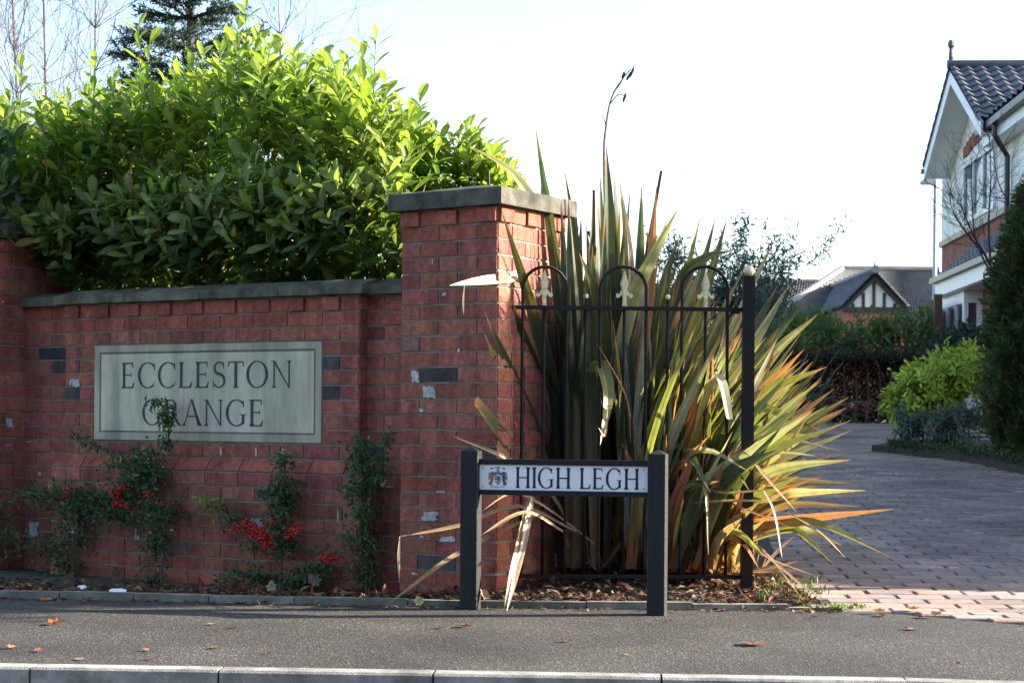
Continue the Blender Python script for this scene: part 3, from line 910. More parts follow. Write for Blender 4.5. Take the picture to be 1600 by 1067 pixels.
# square end post with a ball
gp0 = P(1159, 700, 8.24)
gpost = thing('gate_post', 'square black steel post with a pale ball cap at the drive end of the railing', 'post', (gp0[0], 8.24, 0))
m = MB(); w_ = .054
ztp = P(1168, 434, 8.24)[2]
m.frame_box((gp0[0], 8.215, -.05), (w_, 0, 0), (0, w_, 0), (0, 0, ztp + .05))
m.frame_box((gp0[0] - .003, 8.212, ztp + .0005), (w_ + .006, 0, 0), (0, w_ + .006, 0), (0, 0, .007))
m.build('shaft', M_black, gpost)
m = MB(); rb = .027; prof = [(.012, .0075)] + [(rb * math.sin(R(a)), .007 + rb * .95 - rb * math.cos(R(a))) for a in range(25, 180, 15)] + [(.001, .007 + rb * 1.95)]
m.lathe((gp0[0] + w_ / 2, 8.215 + w_ / 2, ztp), prof, 16); m.build('ball_cap', M_gold, gpost, smooth=True)
m = MB(); q = rpt(1146, 486)
m.tube([q + [-.01, 0, 0.0], q + [.03, 0, 0]], .013, 8); m.build('rail_collar', M_black, gpost)

# ------------------------------------------------------------------ foliage helpers
def leaf_batch(mb, Pn, D, N, L, W, col, kind='oval', fold=.25, curl=.25, rib=1.25):
    """many leaves at once: Pn base points, D directions, N face normals, L lengths, W widths, col colours"""
    Pn, D, N = np.asarray(Pn, float), np.asarray(D, float), np.asarray(N, float)
    n = len(Pn)
    if n == 0: return
    D = D / (np.linalg.norm(D, axis=1)[:, None] + 1e-9)
    S = np.cross(D, N); S /= np.linalg.norm(S, axis=1)[:, None] + 1e-9
    N = np.cross(S, D)
    L = np.broadcast_to(L, n)[:, None]; W = np.broadcast_to(W, n)[:, None]
    col = np.broadcast_to(np.asarray(col, float), (n, 3))
    if kind == 'oval':
        rows = [(0, .05), (.25, .28), (.55, .47), (.82, .42), (1, .06)]
    elif kind == 'small':
        rows = [(0, .08), (.5, .5), (1, .04)]
    else:
        rows = [(0, .5), (1, .5)]
    if kind in ('oval', 'small'):
        cols = [-1, 0, 1]
        vs, cs = [], []
        for s_, w_ in rows:
            for c_ in cols:
                v = Pn + D * L * s_ + S * W * w_ * c_ + N * (abs(c_) * w_ * W * fold - L * curl * s_ * s_)
                vs.append(v); cs.append(col * (rib if c_ == 0 else 1.0))
        k = len(vs)
        V = np.stack(vs, 1).reshape(-1, 3); C = np.stack(cs, 1).reshape(-1, 3)
        f = []
        for r_ in range(len(rows) - 1):
            for c_ in range(2):
                f.append([r_ * 3 + c_, r_ * 3 + c_ + 1, r_ * 3 + c_ + 4, r_ * 3 + c_ + 3])
    else:     # 'quad' pointed flake: one bent diamond
        vs = [Pn, Pn + D * L * .5 + S * W * .5, Pn + D * L - N * L * curl, Pn + D * L * .5 - S * W * .5]
        k = 4; V = np.stack(vs, 1).reshape(-1, 3); C = np.repeat(col, 4, 0)
        f = [[0, 1, 2, 3]]
    f = np.array(f)
    Fa = (f[None] + (np.arange(n) * k)[:, None, None]).reshape(-1, f.shape[1])
    mb.add(V, Fa, C)

def rand_unit(n):
    v = rng.normal(size=(n, 3)); return v / np.linalg.norm(v, axis=1)[:, None]

def shoots(leaf, stem_mb, base, dirs, length, nleaf, L, W, cols, stem_col=(.10, .13, .04), young=None, r0=.004):
    """upright shoots with leaves set alternately round the stem"""
    base, dirs = np.asarray(base, float), np.asarray(dirs, float)
    n = len(base); length = np.broadcast_to(length, n)
    dirs = dirs / np.linalg.norm(dirs, axis=1)[:, None]
    ref = np.where(np.abs(dirs[:, 2:3]) < .9, np.array([[0, 0, 1.0]]), np.array([[1.0, 0, 0]]))
    a = np.cross(dirs, ref); a /= np.linalg.norm(a, axis=1)[:, None]; b = np.cross(dirs, a)
    ph = rng.uniform(0, 6.28, n)
    for k in range(nleaf):
        s_ = (k + rng.uniform(.2, .8, n)) / nleaf
        ang = ph + k * 2.4 + rng.normal(0, .3, n)
        rad = a * np.cos(ang)[:, None] + b * np.sin(ang)[:, None]
        lift = (.55 + .75 * s_ + rng.normal(0, .15, n))[:, None]
        D = rad + dirs * lift
        Nn = dirs * 1.0 - rad * .5 * lift + rng.normal(0, .25, (n, 3))
        pos = base + dirs * (length * (.12 + .88 * s_))[:, None]
        ll = L * rng.uniform(.55, 1.2, n) * (1.0 - .22 * s_)
        c = cols * (rng.uniform(.75, 1.2, n))[:, None]
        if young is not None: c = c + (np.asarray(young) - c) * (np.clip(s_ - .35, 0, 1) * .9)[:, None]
        old = rng.random(n) < .018
        c = np.where(old[:, None], np.array([.30, .24, .04]) * rng.uniform(.6, 1.1, (n, 1)), c)
        leaf_batch(leaf, pos, D, Nn, ll, ll * W / L * rng.uniform(.75, 1.2, n), c, 'oval', fold=rng.uniform(.1, .35), curl=rng.uniform(.02, .30))
    if stem_mb is not None:
        for i in range(n):
            p0 = base[i]; p1 = base[i] + dirs[i] * length[i]
            stem_mb.tube([p0, (p0 + p1) / 2, p1], [r0, r0 * .8, r0 * .4], 4, stem_col, cap=False)

# ------------------------------------------------------------------ laurel hedge behind the wall
prof_px = [(-260, 170), (-60, 165), (0, 165), (60, 165), (110, 165), (190, 140), (250, 125), (310, 125), (360, 95), (430, 90), (500, 105), (560, 105), (620, 165), (690, 215), (740, 235), (800, 300), (830, 350)]
def hedge_top_px(px): return float(np.interp(px, [p[0] for p in prof_px], [p[1] for p in prof_px]))
def wall_back(t, d):     # point on the hedge: t along the wall to the left, d behind the bay front
    return B0 + dB * t - nB * d
hedge = thing('laurel_hedge', 'big glossy green laurel hedge growing over the top of the name wall', 'hedge', (*wall_back(1.2, .9), 0))
lf, st = MB(), MB()
N_S = 1900
bases, dirs, cols, lens = [], [], [], []
tries = 0
while len(bases) < N_S and tries < 40000:
    tries += 1
    t = rng.uniform(-1.25, 4.4)
    u_ = rng.random()
    d = .20 + 1.5 * u_ ** 1.8
    if t < -.05 and d < .75: d = .75 + u_ * .8
    xy = wall_back(t, d)
    px = 800 + F * xy[0] / xy[1]
    if px > 790: continue
    ztop = P(px, hedge_top_px(px) + 35, xy[1])[2] - .05 - .18 * abs(d - .9)
    if ztop < 1.3: continue
    z = rng.uniform(1.30, ztop)
    shell = (z > ztop - .45)
    front = d < .62
    if not shell and not front and rng.random() < .55: continue
    out = np.array([nB[0], nB[1], 0.0])
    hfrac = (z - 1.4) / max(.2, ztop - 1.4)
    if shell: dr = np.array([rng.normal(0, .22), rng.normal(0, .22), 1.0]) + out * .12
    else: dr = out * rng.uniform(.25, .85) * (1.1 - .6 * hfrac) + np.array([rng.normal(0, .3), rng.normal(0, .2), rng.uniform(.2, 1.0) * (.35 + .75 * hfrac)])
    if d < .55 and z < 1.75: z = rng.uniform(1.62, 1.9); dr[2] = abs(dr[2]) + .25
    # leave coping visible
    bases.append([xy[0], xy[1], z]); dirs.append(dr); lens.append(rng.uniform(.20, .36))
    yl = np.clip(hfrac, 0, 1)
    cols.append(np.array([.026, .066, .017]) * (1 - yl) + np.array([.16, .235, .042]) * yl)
for _ in range(130):     # the hedge hangs over the left end pillar
    t = rng.uniform(2.25, 3.6); d = rng.uniform(-.50, -.05); xy = wall_back(t, d)
    if 800 + F * xy[0] / xy[1] > 62 - 30 * rng.random(): continue
    bases.append([xy[0], xy[1], rng.uniform(1.72, 2.4)]); dirs.append([nB[0] * .8 + rng.normal(0, .4), nB[1] * .8 + rng.normal(0, .3), rng.uniform(-.3, .8)]); lens.append(rng.uniform(.2, .34)); cols.append(np.array([.025, .065, .017]))
for _ in range(420):
    t = rng.uniform(-1.15, 4.4); d = rng.uniform(.62 if t > 0 else .8, 1.5); xy = wall_back(t, d)
    if 800 + F * xy[0] / xy[1] > 785: continue
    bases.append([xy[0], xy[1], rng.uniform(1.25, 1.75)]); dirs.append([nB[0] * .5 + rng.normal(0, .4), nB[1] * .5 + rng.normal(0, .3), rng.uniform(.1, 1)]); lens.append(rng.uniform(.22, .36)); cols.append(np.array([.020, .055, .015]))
bases, dirs, cols, lens = map(np.array, (bases, dirs, cols, lens))
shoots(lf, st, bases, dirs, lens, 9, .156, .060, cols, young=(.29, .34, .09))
# tall single shoots that break the top line
tall = [(33, 92, 9.9), (60, 128, 9.8), (110, 140, 9.9), (148, 98, 9.8), (178, 118, 9.7), (216, 32, 9.7), (235, 60, 9.8), (262, 120, 9.7), (300, 85, 9.6), (318, 78, 9.9), (345, 62, 9.6), (383, 6, 9.5), (372, 30, 9.6), (404, 44, 9.5), (425, 60, 9.4), (458, 72, 9.5), (480, 80, 9.4), (512, 78, 9.3), (540, 90, 9.4), (588, 52, 9.3), (566, 68, 9.4), (602, 112, 9.3), (655, 132, 9.2), (640, 175, 9.3), (690, 205, 9.2), (718, 200, 9.3), (748, 192, 9.2), (770, 225, 9.2), (790, 268, 9.3), (15, 150, 9.9), (85, 140, 9.9), (280, 105, 9.8), (445, 95, 9.4), (620, 190, 9.3), (670, 195, 9.3), (735, 215, 9.2)]
for px, py, Y in tall:
    tip = P(px, py, Y); ln = rng.uniform(.42, .62)
    lean = np.array([rng.normal(.03, .06), rng.normal(0, .06), 1.0]); lean = unit(lean)
    b = tip - lean * ln
    shoots(lf, st, [b], [lean], ln * .96, 16, .140, .054, np.array([[.085, .165, .030]]), young=(.30, .35, .10))
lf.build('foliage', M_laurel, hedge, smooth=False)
st.build('stems', M_bark, hedge)
core = MB()      # thick woody stems in the heart of the hedge
for i in range(60):
    t = rng.uniform(-1.1, 4.3); d = rng.uniform(.85, 1.35)
    xy = wall_back(t, d); z1 = rng.uniform(1.6, 2.3)
    core.tube([[xy[0], xy[1], -.18], [xy[0] + rng.normal(0, .08), xy[1] + rng.normal(0, .08), z1 * .6], [xy[0] + rng.normal(0, .15), xy[1] + rng.normal(0, .15), z1]], [.022, .016, .008], 5, (.07, .06, .04))
core.build('trunks', M_bark, hedge)

# ------------------------------------------------------------------ the flax clump
flax = thing('flax_plant', 'huge clump of striped green and orange flax leaves spilling through the railing', 'plant', tuple(P(990, 888, 8.9)))
flf, fdry = MB(), MB()
def catmull(pts, n):
    pts = np.asarray(pts, float)
    if len(pts) == 2: pts = np.array([pts[0], (pts[0] + pts[1]) / 2, pts[1]])
    p = np.vstack([2 * pts[0] - pts[1], pts, 2 * pts[-1] - pts[-2]])
    segs = len(pts) - 1
    out = []
    for k in range(n + 1):
        x = k / n * segs; i = min(int(x), segs - 1); f_ = x - i
        a, b, c, d = p[i], p[i + 1], p[i + 2], p[i + 3]
        out.append(.5 * ((2 * b) + (-a + c) * f_ + (2 * a - 5 * b + 4 * c - d) * f_ ** 2 + (-a + 3 * b - 3 * c + d) * f_ ** 3))
    return np.array(out)
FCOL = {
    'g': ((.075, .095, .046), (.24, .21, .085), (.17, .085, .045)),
    'b': ((.040, .055, .036), (.12, .11, .055), (.085, .045, .03)),  # green darkened for blades standing in shade
    'y': ((.19, .19, .055), (.40, .34, .10), (.30, .13, .05)),
    'o': ((.38, .15, .085), (.50, .24, .07), (.42, .12, .065)),
    'p': ((.30, .24, .17), (.42, .36, .22), (.34, .15, .10)),
    'c': ((.30, .29, .20), (.48, .44, .28), (.26, .16, .09)),
    'd': ((.36, .24, .13), (.42, .29, .17), (.28, .16, .09)),
    'w': ((.46, .38, .26), (.52, .44, .31), (.38, .28, .17)),  # dry leaf made paler, for blades the sun catches
}
def flax_leaf(mb, path, width, kind, face=None, taper_from=.55, cut=False, n=18, fold=.28, base_w=.55):
    pts = catmull(path, n)
    t = np.gradient(pts, axis=0); t /= np.linalg.norm(t, axis=1)[:, None] + 1e-9
    if face is None:
        az = rng.normal(0, .75)
        face = np.array([math.sin(az), -math.cos(az), .25])
    s_ = np.linspace(0, 1, n + 1)
    twist = rng.normal(0, .35)
    cm, ce, cb = (np.array(c) * rng.uniform(.8, 1.2) for c in FCOL[kind])
    V, C = [], []
    FC = (-1, -.86, -.6, -.3, 0, .04, .35, .62, .88, 1)
    streak = rng.uniform(.72, 1.28, len(FC))
    for i in range(n + 1):
        side = unit(np.cross(t[i], face)); nr = np.cross(side, t[i])
        a = twist * s_[i]
        side, nr = side * math.cos(a) + nr * math.sin(a), nr * math.cos(a) - side * math.sin(a)
        w = width * min(1, base_w + (1 - base_w) * s_[i] / .35)
        if s_[i] > taper_from:
            k = (s_[i] - taper_from) / (1 - taper_from)
            w *= (1 - k ** 1.6) if not cut else 1 - .35 * k
        w = max(w, .0018)
        bm = max(0, 1 - s_[i] / .35) ** 1.2
        tipb = max(0, (s_[i] - .90) / .10) * (0 if kind in 'dw' else 1)
        for j_, c_ in enumerate(FC):
            edge = abs(c_) > .9
            col = ce * streak[j_] if edge else cm * streak[j_]
            col = col * (1 - bm) + cb * bm
            col = col * (1 - tipb) + np.array([.34, .15, .07]) * tipb
            V.append(pts[i] + side * w / 2 * c_ + nr * (abs(c_) * w / 2 * fold))
            C.append(col)
    k = len(FC)
    f = np.array([[i * k + j, i * k + j + 1, (i + 1) * k + j + 1, (i + 1) * k + j] for i in range(n) for j in range(k - 1)])
    mb.add(np.array(V), f, np.array(C))

def px_path(pts, ya, yb):
    n = len(pts)
    return [P(p[0], p[1], ya + (yb - ya) * (i / (n - 1)) ** 1.2) for i, p in enumerate(pts)]
tallset = []
for i in range(46):
    bx = rng.uniform(872, 985); tx_ = bx + rng.normal(-8, 24); ty_ = rng.uniform(300, 470); y0 = rng.uniform(8.3, 8.95)
    tallset.append(([(bx, 886), (bx * .7 + tx_ * .3 + rng.normal(0, 6), 640), ((bx + 2 * tx_) / 3, 480 if ty_ < 400 else 560), (tx_, ty_)], rng.uniform(16, 24), rng.choice(['b', 'g', 'b']), y0, y0 + rng.uniform(-.15, .15)))
hero = tallset + [
    # upright, from the left
    ([(905, 885), (888, 600), (864, 380), (836, 193)], 24, 'b', 8.55, 8.35),
    ([(895, 885), (884, 600), (860, 360), (842, 236)], 25, 'g', 8.6, 8.42),
    ([(900, 885), (880, 560), (856, 370), (846, 268)], 30, 'b', 8.65, 8.5),
    ([(925, 885), (915, 600), (897, 390), (881, 260)], 20, 'g', 8.7, 8.6),
    ([(860, 885), (862, 560), (850, 360), (812, 285), (780, 255), (737, 230)], 21, 'y', 8.9, 8.75),
    ([(950, 885), (946, 600), (952, 380), (947, 224)], 36, 'g', 8.6, 8.5),
    ([(955, 885), (950, 600), (962, 400), (958, 236)], 26, 'b', 8.9, 8.8),
    ([(935, 885), (932, 540), (938, 380), (937, 262)], 20, 'g', 8.95, 8.9),
    ([(965, 885), (968, 560), (974, 400), (968, 288)], 22, 'y', 8.8, 8.8),
    ([(975, 885), (975, 600), (984, 420), (966, 270)], 20, 'p', 8.9, 8.9),
    ([(990, 885), (992, 600), (1000, 420), (1003, 284)], 22, 'b', 9.1, 9.1),
    ([(990, 885), (1000, 600), (1016, 420), (1026, 290)], 19, 'o', 9.1, 9.2),
    ([(985, 885), (985, 600), (976, 430), (985, 288)], 12, 'c', 9.0, 9.1),
    ([(958, 880), (955, 640), (985, 480), (1020, 400), (1060, 325)], 30, 'c', 8.6, 8.0),
    ([(935, 880), (955, 640), (935, 480), (905, 395)], 28, 'g', 8.7, 8.05),
    ([(960, 880), (970, 700), (966, 590), (957, 498)], 20, 'y', 8.5, 8.05),
    ([(1000, 885), (1020, 620), (1060, 470), (1096, 332)], 22, 'y', 8.95, 8.9),
    ([(1010, 885), (1035, 640), (1085, 460), (1119, 336)], 24, 'g', 9.0, 9.0),
    ([(1020, 885), (1050, 640), (1098, 470), (1136, 342)], 25, 'g', 8.9, 8.9),
    ([(1015, 885), (1030, 640), (1056, 500), (1075, 384)], 22, 'o', 8.8, 8.7),
    ([(1030, 885), (1050, 650), (1085, 500), (1121, 395)], 23, 'y', 8.75, 8.6),
    ([(970, 880), (1000, 640), (1060, 450), (1100, 405), (1142, 392)], 26, 'g', 8.9, 8.5),
    ([(1045, 885), (1090, 650), (1150, 500), (1213, 368)], 20, 'c', 8.95, 9.1),
    ([(1050, 885), (1100, 680), (1165, 540), (1215, 446)], 22, 'g', 9.0, 9.0),
    ([(1055, 885), (1105, 660), (1175, 540), (1236, 440)], 22, 'c', 8.85, 8.7),
    ([(1060, 885), (1110, 680), (1185, 560), (1261, 467)], 26, 'b', 8.9, 8.8),
    ([(1060, 885), (1120, 680), (1200, 560), (1280, 489)], 27, 'c', 8.8, 8.5),
    ([(1065, 885), (1115, 690), (1175, 600), (1240, 522)], 26, 'y', 8.75, 8.6),
    ([(1065, 885), (1120, 710), (1180, 630), (1222, 565)], 14, 'o', 8.7, 8.6),
    ([(1070, 885), (1120, 720), (1190, 620), (1292, 573)], 30, 'y', 8.8, 8.55),
    ([(1070, 885), (1140, 720), (1200, 640), (1270, 565)], 18, 'p', 8.9, 8.8),
    ([(1075, 885), (1130, 730), (1200, 660), (1283, 595)], 22, 'c', 8.85, 8.7),
    ([(1060, 880), (1110, 720), (1160, 640), (1205, 640), (1284, 674)], 22, 'g', 8.8, 8.4),
    ([(1080, 885), (1130, 770), (1190, 705), (1235, 685), (1278, 681)], 22, 'y', 8.7, 8.5),
    ([(1080, 885), (1120, 780), (1170, 700), (1220, 685), (1314, 705)], 13, 'c', 8.75, 8.6),
    ([(1080, 885), (1130, 790), (1210, 735), (1330, 718)], 24, 'c', 8.6, 8.2),
    ([(1085, 885), (1140, 800), (1215, 745), (1298, 712)], 14, 'y', 8.7, 8.5),
    ([(1085, 888), (1140, 820), (1220, 775), (1275, 768), (1355, 766)], 15, 'p', 8.6, 8.2),
    ([(1090, 888), (1140, 830), (1240, 812), (1397, 795)], 19, 'o', 8.6, 8.1),
    ([(1090, 888), (1150, 835), (1230, 818), (1290, 822), (1395, 872)], 20, 'y', 8.55, 8.0),
    ([(1090, 890), (1150, 850), (1230, 825), (1270, 850), (1303, 882)], 13, 'y', 8.6, 8.2),
    ([(1095, 890), (1160, 845), (1240, 825), (1316, 852)], 18, 'c', 8.7, 8.4),
    ([(1085, 885), (1140, 790), (1180, 750), (1230, 712)], 18, 'o', 8.65, 8.5),
    ([(1090, 888), (1150, 850), (1210, 790), (1260, 765)], 16, 'o', 8.6, 8.45),
    ([(968, 885), (985, 600), (1010, 430), (1048, 330)], 22, 'c', 9.05, 9.1),
    ([(975, 885), (1000, 600), (1035, 450), (1060, 372)], 22, 'g', 9.1, 9.15),
    ([(980, 885), (985, 600), (1010, 440), (1012, 360)], 22, 'g', 9.15, 9.2),
    ([(940, 885), (935, 600), (925, 480), (930, 385)], 20, 'g', 9.1, 9.1),
    ([(930, 885), (920, 640), (905, 520), (915, 420)], 22, 'b', 9.1, 9.1),
    ([(920, 885), (900, 600), (872, 450), (868, 330)], 24, 'b', 9.0, 8.95),
    ([(1000, 885), (1025, 650), (1065, 500), (1082, 430)], 24, 'c', 9.1, 9.15),
    ([(1020, 885), (1060, 650), (1120, 500), (1165, 415)], 22, 'g', 9.15, 9.3),
    ([(1030, 885), (1070, 660), (1140, 520), (1185, 430)], 24, 'y', 9.0, 9.1),
    ([(1020, 885), (1045, 640), (1085, 500), (1110, 420)], 22, 'o', 9.1, 9.1),
    ([(1045, 885), (1080, 700), (1130, 560), (1160, 480)], 24, 'c', 8.8, 8.7),
    ([(1055, 885), (1110, 700), (1190, 600), (1252, 520)], 26, 'b', 9.0, 9.0),
    ([(1060, 885), (1115, 720), (1195, 640), (1248, 600)], 24, 'g', 8.95, 8.9),
    ([(990, 885), (1000, 640), (1030, 520), (1042, 420)], 24, 'y', 8.8, 8.7),
    # left side
    ([(900, 885), (862, 740), (805, 600), (757, 487)], 28, 'b', 8.7, 7.95),
    ([(895, 885), (850, 740), (790, 600), (756, 520)], 16, 'y', 8.7, 7.95),
    ([(890, 885), (870, 640), (830, 480), (784, 330)], 26, 'g', 8.7, 8.02),
    ([(880, 885), (862, 640), (822, 470), (800, 380)], 26, 'b', 8.8, 8.2),
    ([(915, 885), (880, 690), (830, 560), (800, 470)], 30, 'b', 8.75, 8.1),
    ([(930, 885), (905, 640), (870, 500), (845, 400)], 26, 'b', 8.9, 8.5),
    ([(940, 885), (915, 680), (888, 540), (862, 470)], 30, 'b', 8.7, 8.25),
    # front, low
    ([(1030, 870), (1040, 790), (1075, 760), (1122, 752)], 20, 'g', 8.5, 8.05),
    ([(1040, 880), (1050, 800), (1060, 720), (1108, 704), (1172, 738)], 12, 'c', 8.5, 8.0),
    ([(1050, 880), (1060, 740), (1078, 712), (1110, 770)], 16, 'g', 8.5, 8.0),
    ([(1070, 885), (1090, 730), (1110, 700), (1140, 720), (1172, 768)], 18, 'y', 8.6, 8.1),
    ([(1040, 885), (1062, 800), (1075, 700), (1095, 560)], 22, 'o', 8.6, 8.3),
    ([(1040, 885), (1058, 760), (1090, 660), (1112, 545)], 26, 'y', 8.5, 8.1),
    ([(1030, 885), (1040, 720), (1048, 600), (1058, 500)], 22, 'g', 8.55, 8.1),
    ([(1060, 885), (1085, 780), (1102, 700), (1110, 620)], 18, 'y', 8.55, 8.25),
    ([(1090, 890), (1130, 810), (1150, 800), (1168, 795)], 8, 'o', 8.4, 8.15),
    ([(1085, 890), (1120, 840), (1160, 850), (1186, 888)], 12, 'o', 8.4, 8.1),
    ([(1085, 890), (1130, 845), (1150, 830), (1180, 855), (1192, 870)], 10, 'y', 8.3, 8.05),
]
for pts, w, k, ya, yb in hero:
    fz = None
    flax_leaf(flf, px_path(pts, ya, yb), (w * .92 if w < 20 else 18.4 + (w - 20) * .45) / F * 8.4, k, face=np.array([rng.normal(.25, .45), -1, .25]))
# the cut, folded and hanging ones
flax_leaf(flf, px_path([(905, 885), (860, 760), (800, 700), (742, 626)], 8.7, 7.92), .075, 'g', cut=True, taper_from=.8, face=np.array([.1, -1, .3]))
flax_leaf(flf, px_path([(925, 885), (914, 690), (926, 590), (940, 572), (950, 620), (938, 695)], 8.5, 8.02), .066, 'y', taper_from=.7, face=np.array([.1, -1, .2]))
flax_leaf(flf, px_path([(1070, 885), (1085, 690), (1112, 592), (1128, 598), (1140, 655)], 8.5, 8.05), .05, 'w', taper_from=.75, cut=True, face=np.array([.5, -1, .2]))
# fill: the body of the clump
for i in range(1150):
    bx = rng.uniform(850, 1120)
    f_ = (bx - 865) / 250
    ya = rng.uniform(8.28 if f_ > .45 else 8.5, 9.35)
    if f_ > .55 and i % 5 < 2: continue
    ang = R(rng.normal(-14 + 46 * f_, 15))
    ln = rng.uniform(280, 560) * (1 - .30 * abs(math.sin(ang))) * (1.05 - .28 * f_)
    tx_, ty_ = bx + math.sin(ang) * ln, 888 - math.cos(ang) * ln
    mxp, myp = bx + math.sin(ang * .55) * ln * .5, 888 - math.cos(ang * .55) * ln * .5
    yb = ya + rng.uniform(-.35, .45)
    if tx_ < 905: yb = max(yb, 8.75); ya = max(ya, 8.95)
    if ty_ < 300 or (i > 500 and bx < 960 and ty_ < 400): continue
    k = rng.choice(['g', 'b', 'y', 'c', 'o', 'p'], p=[.26, .14, .22, .18, .12, .08] if f_ > .45 else [.34, .58, .04, .02, .01, .01])  # dark mix left, pale mix right: shade and sun put into leaf colour
    az_ = rng.uniform(-1.6, 1.6)
    flax_leaf(flf, px_path([(bx, 888), (mxp, myp), (tx_, ty_)], ya, yb), rng.uniform(.035, .062) * (1.35 if f_ > .55 else 1), k, n=10, face=np.array([math.sin(az_), -math.cos(az_), .25]))
# short orange sheaths at the foot of the right side
for i in range(150):
    bx = rng.uniform(1020, 1150); ya = rng.uniform(8.3, 8.85)
    ang = R(rng.normal(10 + (bx - 1060) * .22, 14)); ln = rng.uniform(90, 230)
    flax_leaf(flf, px_path([(bx, 893), (bx + math.sin(ang * .5) * ln * .5, 893 - math.cos(ang * .5) * ln * .5), (bx + math.sin(ang) * ln, 893 - math.cos(ang) * ln)], ya, ya - rng.uniform(0, .25)), rng.uniform(.035, .06), rng.choice(['o', 'd', 'p', 'y'], p=[.5, .25, .1, .15]), n=8)
flf.build('living_leaves', M_flax, flax)
dead = [
    ([(905, 850), (860, 770), (800, 720), (707, 681)], 7, 'd', 8.4, 7.9), ([(870, 700), (838, 560), (822, 440), (790, 436), (745, 440), (703, 446)], 16, 'w', 8.5, 7.85),
    ([(726, 446), (724, 470), (724, 492)], 2.5, 'w', 7.9, 7.9),
    ([(900, 830), (810, 790), (720, 820), (624, 838)], 6, 'd', 8.2, 7.9), ([(625, 838), (623, 870), (624, 908)], 4, 'w', 7.9, 7.88),
    ([(850, 800), (760, 840), (690, 880), (606, 944)], 7, 'd', 8.2, 7.86), ([(830, 776), (818, 830), (806, 880), (788, 950)], 19, 'd', 8.1, 7.78), ([(832, 776), (822, 830), (808, 890), (792, 954)], 9, 'w', 8.09, 7.77),
    ([(880, 830), (820, 800), (748, 838)], 6, 'd', 8.1, 7.9), ([(930, 850), (850, 790), (800, 770), (750, 800)], 4, 'd', 8.3, 7.9),
    ([(1120, 860), (1180, 850), (1256, 938)], 5, 'd', 8.4, 7.9), ([(1100, 800), (1200, 870), (1260, 920), (1312, 946)], 6, 'd', 8.4, 7.85), ([(1080, 760), (1150, 790), (1232, 822)], 5, 'd', 8.3, 8.1),
    ([(1165, 705), (1200, 750), (1245, 800)], 7, 'd', 8.2, 8.0), ([(1175, 710), (1225, 708), (1275, 712)], 5, 'w', 8.3, 8.2), ([(1190, 760), (1210, 800), (1222, 870)], 4, 'w', 8.1, 8.0),
    ([(1200, 750), (1230, 700), (1263, 648)], 5, 'd', 8.4, 8.4), ([(1090, 880), (1060, 780), (1100, 760), (1107, 866)], 6, 'y', 8.3, 8.05), ([(1180, 860), (1220, 880), (1275, 900)], 6, 'd', 8.4, 8.2),
    ([(1105, 765), (1140, 770), (1200, 765)], 5, 'd', 8.2, 8.1), ([(1085, 785), (1140, 782), (1205, 783)], 4, 'd', 8.2, 8.1), ([(1230, 800), (1280, 830), (1320, 870)], 4, 'd', 8.2, 8.1),
    ([(950, 640), (945, 680), (935, 668)], 4, 'd', 8.05, 8.0), ([(985, 690), (978, 620), (932, 535)], 5, 'o', 8.3, 8.05),
    ([(1060, 420), (1063, 300), (1078, 235)], 2.2, 'd', 9.0, 9.0), ([(1080, 400), (1078, 340), (1076, 296)], 2.0, 'c', 9.0, 9.0),
]
for pts, w, k, ya, yb in dead:
    flax_leaf(fdry, px_path(pts, ya, yb), w / F * 8.1, k, taper_from=.7, n=12, face=np.array([.5, -1, .4]))
for i in range(120):     # short dry shreds and fibres at the foot
    bx = rng.uniform(850, 1190); a = rng.normal(.1, .7); ln = rng.uniform(25, 110)
    y0 = rng.uniform(8.4, 8.8); x1_, y1_ = bx + ln * math.sin(a), 893 - ln * abs(math.cos(a))
    flax_leaf(fdry, px_path([(bx, 893), ((bx + x1_) / 2 + rng.normal(0, 3), (893 + y1_) / 2), (x1_, y1_)], y0, y0 - rng.uniform(-.1, .2)), rng.uniform(.006, .022), 'd', n=5)
fdry.build('dry_leaves', M_flax, flax)
m = MB()
sp = catmull([P(948, 480, 8.75), P(944, 260, 8.75), P(946, 205, 8.75), P(955, 155, 8.75), P(972, 125, 8.75), P(986, 108, 8.75)], 24)
m.tube(sp, np.linspace(.008, .003, 25), 6, (.10, .07, .055))
for a, b, c in (((954, 162), (966, 148), (975, 150)), ((958, 145), (970, 130), (974, 118)), ((947, 205), (945, 190), (940, 180))):
    m.tube(catmull([P(*a, 8.75), P(*b, 8.72), P(*c, 8.72)], 6), np.linspace(.0035, .002, 7), 4, (.10, .07, .055))
fs_ = m.build('flower_stalk', M_bark, flax)
for (xa, ya_), (xb, yb_) in (((974, 160), (977, 145)), ((984, 122), (990, 104)), ((972, 124), (975, 112)), ((979, 126), (985, 113))):
    m = MB(); p0, p1 = P(xa, ya_, 8.72), P(xb, yb_, 8.72)
    m.tube([p0, p0 * .7 + p1 * .3, p0 * .3 + p1 * .7 + [.004, 0, 0], p1], [.003, .008, .008, .002], 6, (.045, .035, .03)); m.build('seed_pod', M_bark, fs_, smooth=True)

